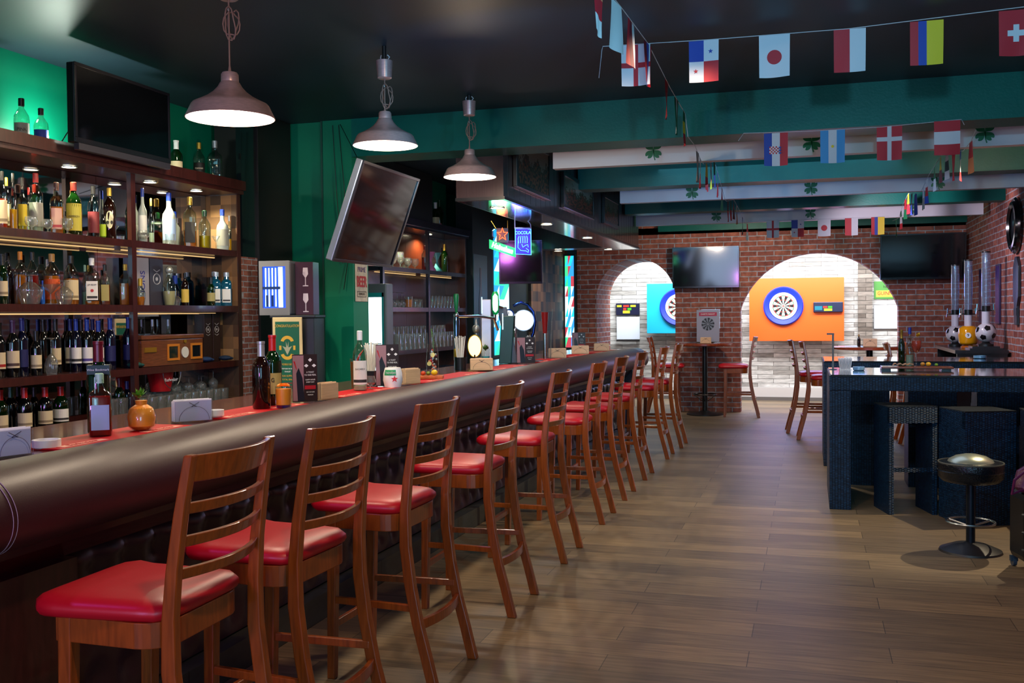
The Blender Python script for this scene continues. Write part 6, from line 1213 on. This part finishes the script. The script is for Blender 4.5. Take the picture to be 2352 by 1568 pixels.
cr = [(7.5, hs_('r', 'o'), 'red and orange'), (8.0, hs_('b', 'w', 'r'), 'blue, white and red'), (8.35, hs_('r', 'r'), 'plain red'), (8.7, hs_('w', 'k', 'w'), 'white and black'), (9.05, hs_('y', 'm'), 'yellow and maroon'), (9.4, hs_('g', 'w'), 'green and white'), (9.9, hs_('w', 'r', 'b'), 'white, red and blue'), (10.15, hs_('w', 'gr'), 'white and grey'), (10.8, hs_('b', 'b'), 'plain dark blue'), (11.2, hs_('k', 'b'), 'black and blue'), (11.6, hs_('y', 'r'), 'yellow and red'), (12.0, hs_('r', 'g'), 'red and green'), (12.75, hs_('g', 'w', 'r'), 'green, white and red'), (13.6, hs_('g', 'g'), 'plain green')]
along(1.05, Rp, [(y, d, random.uniform(-.08, .08), '%s flag seen edge-on on the long right string' % n) for y, d, n in cr], 'right')

# ================================================================ RATTAN BAR TABLES
def rattan_table(lab, x0, x1, y0, y1, z, loc=(0, 0, 0)):
    t = thing('rattan_bar_table', lab, 'table', (x0, y0, 0)); W_, D_ = x1 - x0, y1 - y0
    for a, b in ((0, .155), (W_ - .155, W_)): MB().box(a, b, 0, D_, 0, z - .115).build('leg_panel', 'rattan', t, bevel=.004)
    for q in ((0, W_, 0, .06), (0, W_, D_ - .06, D_), (0, .06, .061, D_ - .061), (W_ - .06, W_, .061, D_ - .061)): MB().box(*q, z - .114, z - .012).build('apron', 'rattan', t, bevel=.004)
    MB().box(.0, W_, .0, D_, z - .011, z - .003).build('woven_top', 'rattan_top', t)
    MB().box(.01, W_ - .01, .01, D_ - .01, z - .0025, z + .004).build('glass_top', 'glasstop', t)
    return t
rattan_table('nearer black rattan bar table with glass top, at the right', .148, 2.05, 7.9, 8.95, 1.018)
rattan_table('farther black rattan bar table behind the nearer one', .135, 2.05, 10.1, 11.1, 1.018)
def rattan_stool(lab, x, y, w_, h_, rz=0, solid=False):
    t = thing('rattan_stool', lab, 'stool', (x, y, 0), rz, 'black rattan cube stools'); p = .035
    MB().box(-w_ / 2, w_ / 2, -w_ / 2, w_ / 2, h_ - .008, h_).build('seat_top', 'rattan_top', t)
    for q in (-w_ / 2, w_ / 2 - p): MB().box(-w_ / 2, w_ / 2, q, q + p, h_ - .125, h_ - .0085).build('apron', 'rattan', t)
    for s in (-1, 1): a = s * (w_ / 2 - p / 2); MB().box(a - p / 2, a + p / 2, -w_ / 2 + .001, w_ / 2 - .001, 0, h_ - .0085 if True else 0).build('side_panel', 'rattan', t)
    if solid: MB().box(-w_ / 2 + p, w_ / 2 - p, -w_ / 2 + .002, -w_ / 2 + .03, 0, h_ - .126).build('front_panel', 'rattan', t)
    else: MB().box(-w_ / 2 + p, w_ / 2 - p, -w_ / 2 + .01, -w_ / 2 + .035, .315, .345).build('footrest', 'rattan', t)
    return t
rattan_stool('open-fronted rattan cube stool at the front of the nearer table', .69, 7.985, .35, .80, math.radians(14))
rattan_stool('closed rattan cube stool turned beside the open one, behind the drum stool', 1.145, 7.72, .37, .80, math.radians(20), True)
rattan_stool('rattan stool behind the nearer table at its left leg', .47, 9.25, .38, .82, 0, True)
rattan_stool('rattan stool behind the nearer table in the middle', 1.00, 9.25, .38, .82, 0, True)
rattan_stool('rattan stool behind the nearer table toward the right picture edge', 1.54, 9.25, .38, .82, 0, True)
rattan_stool('rattan stool right of the closed one, cut by the right picture edge', 1.62, 7.66, .36, .80, 0, True)
ds = thing('drum_stool', 'round black drum-like stool with domed silver seat and foot ring', 'stool', (.963, 6.72, 0))
MB().lathe([(.185, 0), (.18, .012), (.10, .045), (.03, .06)], n=40).build('base', mat('black_iron', '1c1a1c', .45), ds, smooth=1)
MB().tube([(0, 0, .05), (0, 0, .45)], .027, 16).build('pole', mat('blue_black_iron', '14202c', .3, .6), ds, smooth=1)
m_ = MB().tube([(.14 * math.cos(a), .14 * math.sin(a), .185) for a in [2 * PI * i / 32 for i in range(32)]], .007, 6, closed=True)
for k in range(3): a = k * 2 * PI / 3 + .5; m_.tube([(.02 * math.cos(a), .02 * math.sin(a), .16), (.14 * math.cos(a), .14 * math.sin(a), .185)], .006, 6)
m_.build('foot_ring', 'steel', ds, smooth=1)
sk = mat('embossed_black', '10181e', .25, .3, bump=(90, 1.0))
MB().lathe([(.12, .43), (.165, .44), (.188, .465), (.19, .50), (.193, .505), (.188, .51), (.192, .545), (.188, .556), (.15, .562)], n=48).build('drum', sk, ds, smooth=1)
MB().tube([(.187 * math.cos(a), .187 * math.sin(a), .556) for a in [2 * PI * i / 60 for i in range(60)]], .005, 6, closed=True).build('rope_edging', mat('dark_rope', '4c4c44', .4), ds, smooth=1)
MB().lathe([(.135, .560), (.125, .575), (.09, .595), (.04, .607), (.001, .61)], n=40).build('seat_dome', mat('silver_vinyl', 'c4c8b0', .28, .7), ds, smooth=1)
# suitcase and bag at the right edge
sc = thing('suitcase', 'black ribbed wheeled suitcase at the right picture edge', 'suitcase', (1.36, 6.32, 0), .2)
m_ = MB(); m_.box(-.22, .22, -.12, .14, .06, .46); m_.build('shell', mat('black_suitcase', '0a0a0c', .4), sc, bevel=.04)
m_ = MB(); [m_.tube([(-.222, -.08, z), (-.2, -.125, z), (.2, -.125, z), (.222, -.08, z)], .008, 6) for z in (.14, .24, .34)]; m_.build('rib', mat('black_rib', '16222a', .3), sc, smooth=1)
for a, b in ((-.19, -.1), (.19, -.1), (-.19, .12), (.19, .12)): m_ = MB(); disc(m_, (a, b, .028), .027, 16, (1, 0, 0), .02); m_.box(a - .02, a + .02, b - .012, b + .012, .03, .062); m_.build('wheel', mat('wheel_grey', '2c4050', .3), sc)
bg = thing('handbag', 'purple handbag with looped handle resting on the black suitcase', 'bag', (1.29, 6.28, .462), .2)
m_ = MB(); m_.lathe([(.12, 0), (.15, .03), (.13, .12), (.08, .16)], n=20, sy=.55, sx=1.2); m_.build('bag_body', mat('purple_leather', '5a1440', .35, bump=(60, .5)), bg, smooth=1)
MB().tube([(-.14, -.05, .02), (-.21, -.07, .0), (-.20, -.08, .08), (-.13, -.06, .13), (-.12, -.05, .06), (-.14, -.05, .02)], .008, 8).build('strap', mat('purple_leather', '5a1440', .35), bg, smooth=1); MB().tube([(-.10, -.05, .14), (-.12, -.03, .24), (-.02, 0, .28), (.06, 0, .15)], .007, 8).build('handle', mat('purple_leather', '5a1440', .35), bg, smooth=1)
m_ = MB(); disc(m_, (-.13, -.075, .12), .012, 10, (0, 1, 0), .006); m_.build('buckle', 'steel', bg)
# things on the near rattan table (glass top z 1.022)
TZ = 1.0225
nt_ = thing('napkin_holder', 'white napkins fanned in a holder at the left end of the near rattan table', 'napkin holder', (.285, 8.60, TZ), .1)
for k in range(9): MB().hexa([(-.04 + .009 * k, -.03, 0), (-.035 + .009 * k, -.03, 0), (-.035 + .009 * k, .03, 0), (-.04 + .009 * k, .03, 0), (-.055 + .0125 * k, -.035, .09), (-.05 + .0125 * k, -.035, .09), (-.05 + .0125 * k, .035, .10), (-.055 + .0125 * k, .035, .10)]).build('napkin', 'paper', nt_)
MB().box(-.045, .045, -.035, .035, 0, .003).build('holder_base', 'white', nt_)
po = thing('table_stand', 'slim dark metal stand rising from the left end of the near rattan table', 'stand', (.19, 8.62, TZ)); MB().box(-.008, .008, -.008, .008, 0, .30).build('post', mat('post_grey', '5c5048', .35, .4), po); MB().box(-.03, .03, -.03, .03, 0, .004).build('foot', 'dark', po)
MB().box(-.05, .01, -.006, .006, .286, .30).build('cross_bar', mat('post_grey', '5c5048', .35, .4), po)
ashtray('pale blue ashtray on the near rattan table beside the napkins', .385, 8.50, TZ, .045, mat('ashtray_blue', '7aa8cc', .2, coat=.4))
ashtray('pale blue ashtray on the far rattan table at the right picture edge', 1.62, 10.75, TZ, .06, mat('ashtray_blue', '7aa8cc', .2, coat=.4))
sbd = thing('serving_board', 'long brown serving board on the near rattan table', 'board', (.83, 8.62, TZ), .02)
MB().box(-.27, .27, -.08, .08, .012, .03).build('board', mat('board_brown', '6a3218', .3, coat=.3, noise=(9, .3, (5, 1, 1))), sbd, bevel=.006); MB().box(-.27, -.2, -.07, .07, 0, .0115).box(.18, .25, -.07, .07, 0, .0115).build('foot', 'dark', sbd)
for dx, dy, r_, c, l in [(.09, .0, .02, 'e0a81c', 'yellow lemon on the serving board'), (.05, .03, .018, 'c8862c', 'orange-brown fruit beside the wine glass foot on the serving board'), (.15, .01, .014, '6c9c2c', 'small green lime piece on the serving board')]:
    tag(MB().sphere((0, 0, r_ * .85), r_, 12, 8, sz=.85).build('fruit', mat('fruit_' + c, c, .35), smooth=1, loc=(.83 + dx, 8.62 + dy, TZ + .031)), l, 'fruit', 'fruit on the serving board')
m_ = MB(); m_.sweep([[(-.09 + .012 * i, .03 * math.sin(i * .7) + a * .03, .004 + .014 * abs(math.sin(i)) + b) for a, b in ((-1, 0), (1, 0), (1, .008), (-1, .008))] for i in range(14)]); tag(m_.build('cloth_strip', mat('tan_cloth', 'b08a6c', .8), smooth=1, loc=(.74, 8.60, TZ + .031)), 'crumpled tan paper on the left of the serving board', 'paper')
bottle(.80, 8.84, TZ, .34, .033, 'slim', 'clear', 'pale', .5, 'blue', 'none', '', 'clear vodka bottle with blue neck on the near rattan table', 'bottles on the rattan tables')
bottle(.74, 8.88, TZ, .32, .026, 'wine', 'green', 'dark', .9, 'gold', 'none', '', 'dark bottle with gold foil behind the blue-necked one', 'bottles on the rattan tables', 'wine_bottle')
wg = thing('cocktail_glass', 'stemmed glass of red cocktail with yellow curl on the near rattan table', 'cocktail', (.83, 8.63, TZ + .031))
MB().lathe([(.035, 0), (.03, .004), (.005, .01), (.004, .10), (.025, .12), (.04, .16), (.04, .20), (.03, .235)], n=24, cap=False).build('glass_wall', 'glass', wg, smooth=1); MB().lathe([(.006, .108), (.024, .125), (.037, .16), (.037, .205)], n=20).build('drink', mat('red_cocktail', 'b8402c', .25), wg, smooth=1); m_ = MB(); leaves(m_, 9, (.01, 0, .235), .03, .03, 6); m_.build('citrus_curl', mat('yellow_curl', 'd8a820', .4), wg)

# table with things seen inside the big arch
pedestal_table('brown round table beyond the rattan tables, before the big arch', .72, 13.1, 1.06, .44)
napkin_block('tan napkin holder on the brown round table before the big arch', .72, 12.98, 1.0605, 0, .16, .1)
bottle(.60, 13.2, 1.0605, .15, .02, 'round', 'brown', 'dark', .8, 'tan', 'none', '', 'small brown sauce bottle behind the napkins on the round table', 'bottles on the rattan tables', 'sauce_bottle')
# ---------------------------------------------------------------- beer towers on a black cabinet
bc_ = thing('side_cabinet', 'dark open cabinet in the right corner carrying the beer towers', 'cabinet', (1.82, 12.9, 0))
MB().box(-.27, .27, -.95, .85, 1.02, 1.06).build('top', 'wood_black', bc_); MB().box(-.25, .26, .80, .84, 0, 1.019).box(-.25, .26, -.94, -.90, 0, 1.019).box(.22, .26, -.89, .79, 0, 1.019).build('side_panel', 'wood_black', bc_); MB().box(-.27, .21, -.89, .79, .5, .53).build('shelf', 'wood_black', bc_)
bt2 = thing('low_plinth', 'low dark plinth under the nearest football beer tower', 'plinth', (1.87, 12.15, 1.0605)); MB().box(-.17, .17, -.19, .16, 0, .02).box(-.14, .14, -.16, .13, .0201, .04).build('plinth_block', 'wood_black', bt2)
def beer_tower(lab, x, y, z, kind, hscale=1.0):
    t = thing('beer_tower', lab, 'beer tower', (x, y, z), CAMR(x, y), 'clear tube beer towers'); R_ = .108
    MB().lathe([(.08, 0), (.08, .02), (.05, .03), (.04, .045)], n=28).build('base', mat('tower_base_' + kind, 'b05a14' if kind == 'pool' else '181818', .35), t, smooth=1)
    zc = .04 + R_
    if kind == 'ball':
        o = MB().sphere((0, 0, zc), R_, 28, 18).build('football', mat('ball_white', 'c8c8d0', .2, coat=.5), t, smooth=2)
        m_ = MB(); G_ = (1 + 5 ** .5) / 2
        for v in [Vector(q).normalized() for q in [(0, s1_, s2_ * G_) for s1_ in (-1, 1) for s2_ in (-1, 1)] + [(s1_, s2_ * G_, 0) for s1_ in (-1, 1) for s2_ in (-1, 1)] + [(s2_ * G_, 0, s1_) for s1_ in (-1, 1) for s2_ in (-1, 1)]]:
            v = Matrix.Rotation(.5, 3, 'X') @ Matrix.Rotation(.3, 3, 'Z') @ v
            if v.z > .85 or v.z < -.85: continue
            a = v.cross(Vector((0, 0, 1))).normalized(); b = v.cross(a); c0 = Vector((0, 0, zc))
            ring_ = [c0 + (v + (a * math.cos(2 * PI * k / 5) + b * math.sin(2 * PI * k / 5)) * .34).normalized() * (R_ + .0035) for k in range(5)]; m_.add([c0 + v * (R_ + .005)] + ring_, [(0, 1 + k, 1 + (k + 1) % 5) for k in range(5)])
        m_.build('black_patches', mat('patch_black', '0c0c10', .3), t)
    else:
        MB().lathe([(R_ * .82, .0), (R_ * .95, R_ * .25), (R_, R_), (R_ * .97, R_ * 1.7), (R_ * .6, R_ * 2)], (0, 0, .04), n=32).build('billiard_ball', mat('ball_yellow', 'e09c10', .15, coat=.5), t, smooth=2)
        m_ = MB(); disc(m_, (-.0, -R_ - .0005, zc + .0), .032, 24, (0, 1, 0), .004); m_.build('number_disc', 'white', t); text('9', .045, (0, -R_ - .004, zc), (1, 0, 0), (0, 0, 1), 'dark', t, bold=.001)
    z0_ = .04 + 2 * R_ - .01
    MB().cyl((0, 0, z0_), .042, .14, 24).build('white_sleeve', mat('sleeve_white', 'c8ccd8', .3), t, smooth=1); MB().cyl((0, 0, z0_ + .1401), .047, .06, 24).build('black_collar', 'bezel', t, smooth=1)
    MB().lathe([(.045, z0_ + .201), (.045, z0_ + .70 * hscale)], n=24, cap=False).build('clear_tube', glassy('tube_plastic', 'c8d4e4', .7, .06, .22, 'b0bcd8'), t, smooth=1); MB().cyl((0, 0, z0_ + .70 * hscale), .047, .015, 24).build('lid', 'bezel', t)
    for s in (-1, 1): MB().tube([(s * .045, 0, z0_ + .15), (s * .09, 0, z0_ + .15), (s * .095, 0, z0_ + .11)], .008, 8).tube([(s * .085, 0, z0_ + .155), (s * .082, 0, z0_ + .22)], .009, 8).build('tap', 'chrome', t, smooth=1)
    return t
beer_tower('farthest beer tower with a football base', 1.73, 13.35, 1.0605, 'ball', 1.06); beer_tower('beer tower with a yellow nine-ball base, between two football ones', 1.79, 12.72, 1.0605, 'pool', 1.1); beer_tower('nearest and tallest beer tower with a football base', 1.89, 12.15, 1.101, 'ball', 1.13)
# ---------------------------------------------------------------- right wall decor
wc = thing('round_wall_mirror', 'round black-framed wall mirror high on the right brick wall', 'mirror', (2.118, 11.65, 2.39))
m_ = MB().lathe([(.20, .0), (.29, .0), (.30, .03), (.28, .05), (.26, .045), (.25, .07), (.22, .075), (.20, .05)], n=40, cap=False); o = m_.build('frame', mat('carved_black', '0c0e10', .2, coat=.5), wc, smooth=1); o.rotation_euler = (0, -PI / 2, 0); m_ = MB(); disc(m_, (-.03, 0, 0), .205, 36, (1, 0, 0), .01); m_.build('mirror_disc', mat('dim_mirror', '5c6874', .08, .9), wc)
sh_ = thing('wall_plaque', 'tall dark carved plaque with a metal band on the right wall below the round mirror', 'plaque', (2.118, 11.6, 1.34)); MB().prism([(-.14, .3), (-.07, .2), (-.07, 0), (.07, 0), (.07, .2), (.14, .3), (.14, .62), (.05, .72), (-.05, .72), (-.14, .62)], lambda u, v, d: (-d, u, v), 0, .03).build('plaque_board', mat('plaque_dark', '20242c', .3, coat=.3, bump=(30, .8)), sh_, bevel=.004); MB().box(-.034, -.0305, -.072, .072, .1, .18).build('metal_band', 'dark', sh_)
for y, l, c in [(12.72, 'purple tall picture strip behind the nearest beer tower', '4a2c78'), (13.9, 'dark violet tall picture strip behind the farther beer towers', '3a2050')]:
    t = thing('wall_picture', l, 'picture', (2.118, y, 1.34)); MB().box(-.02, 0, -.13, .13, 0, .69).build('frame', mat('violet_frame', '2c1848', .35), t, bevel=.003); MB().box(-.0225, -.0205, -.11, .11, .02, .67).build('print', mat('print_' + c, c, .25, noise=(8, .6, (1, 1, 1))), t)
# loose cables on the green column and ceiling
for k, (pts, l) in enumerate([([(-3.47, 6.912, 2.95), (-3.44, 6.908, 2.4), (-3.40, 6.91, 1.9)], 'left of two thin cables running down the green column'), ([(-3.42, 6.912, 2.95), (-3.38, 6.908, 2.5), (-3.36, 6.91, 1.9), (-3.39, 6.9, 1.7)], 'right of two thin cables running down the green column'), ([(-3.40, 6.9, 2.95), (-3.1, 6.6, 2.6), (-2.9, 6.3, 2.45)], 'cable swinging from the column top to the tilted television'), ([(-4.1, 4.72, 2.425), (-3.95, 4.58, 2.47), (-3.82, 4.56, 2.60), (-3.83, 4.62, 2.66)], 'thin cable looping at the left corner of the large black television')]): tag(MB().tube(pts, .003, 5).build('cable', 'bezel'), l, 'cable', 'loose cables')
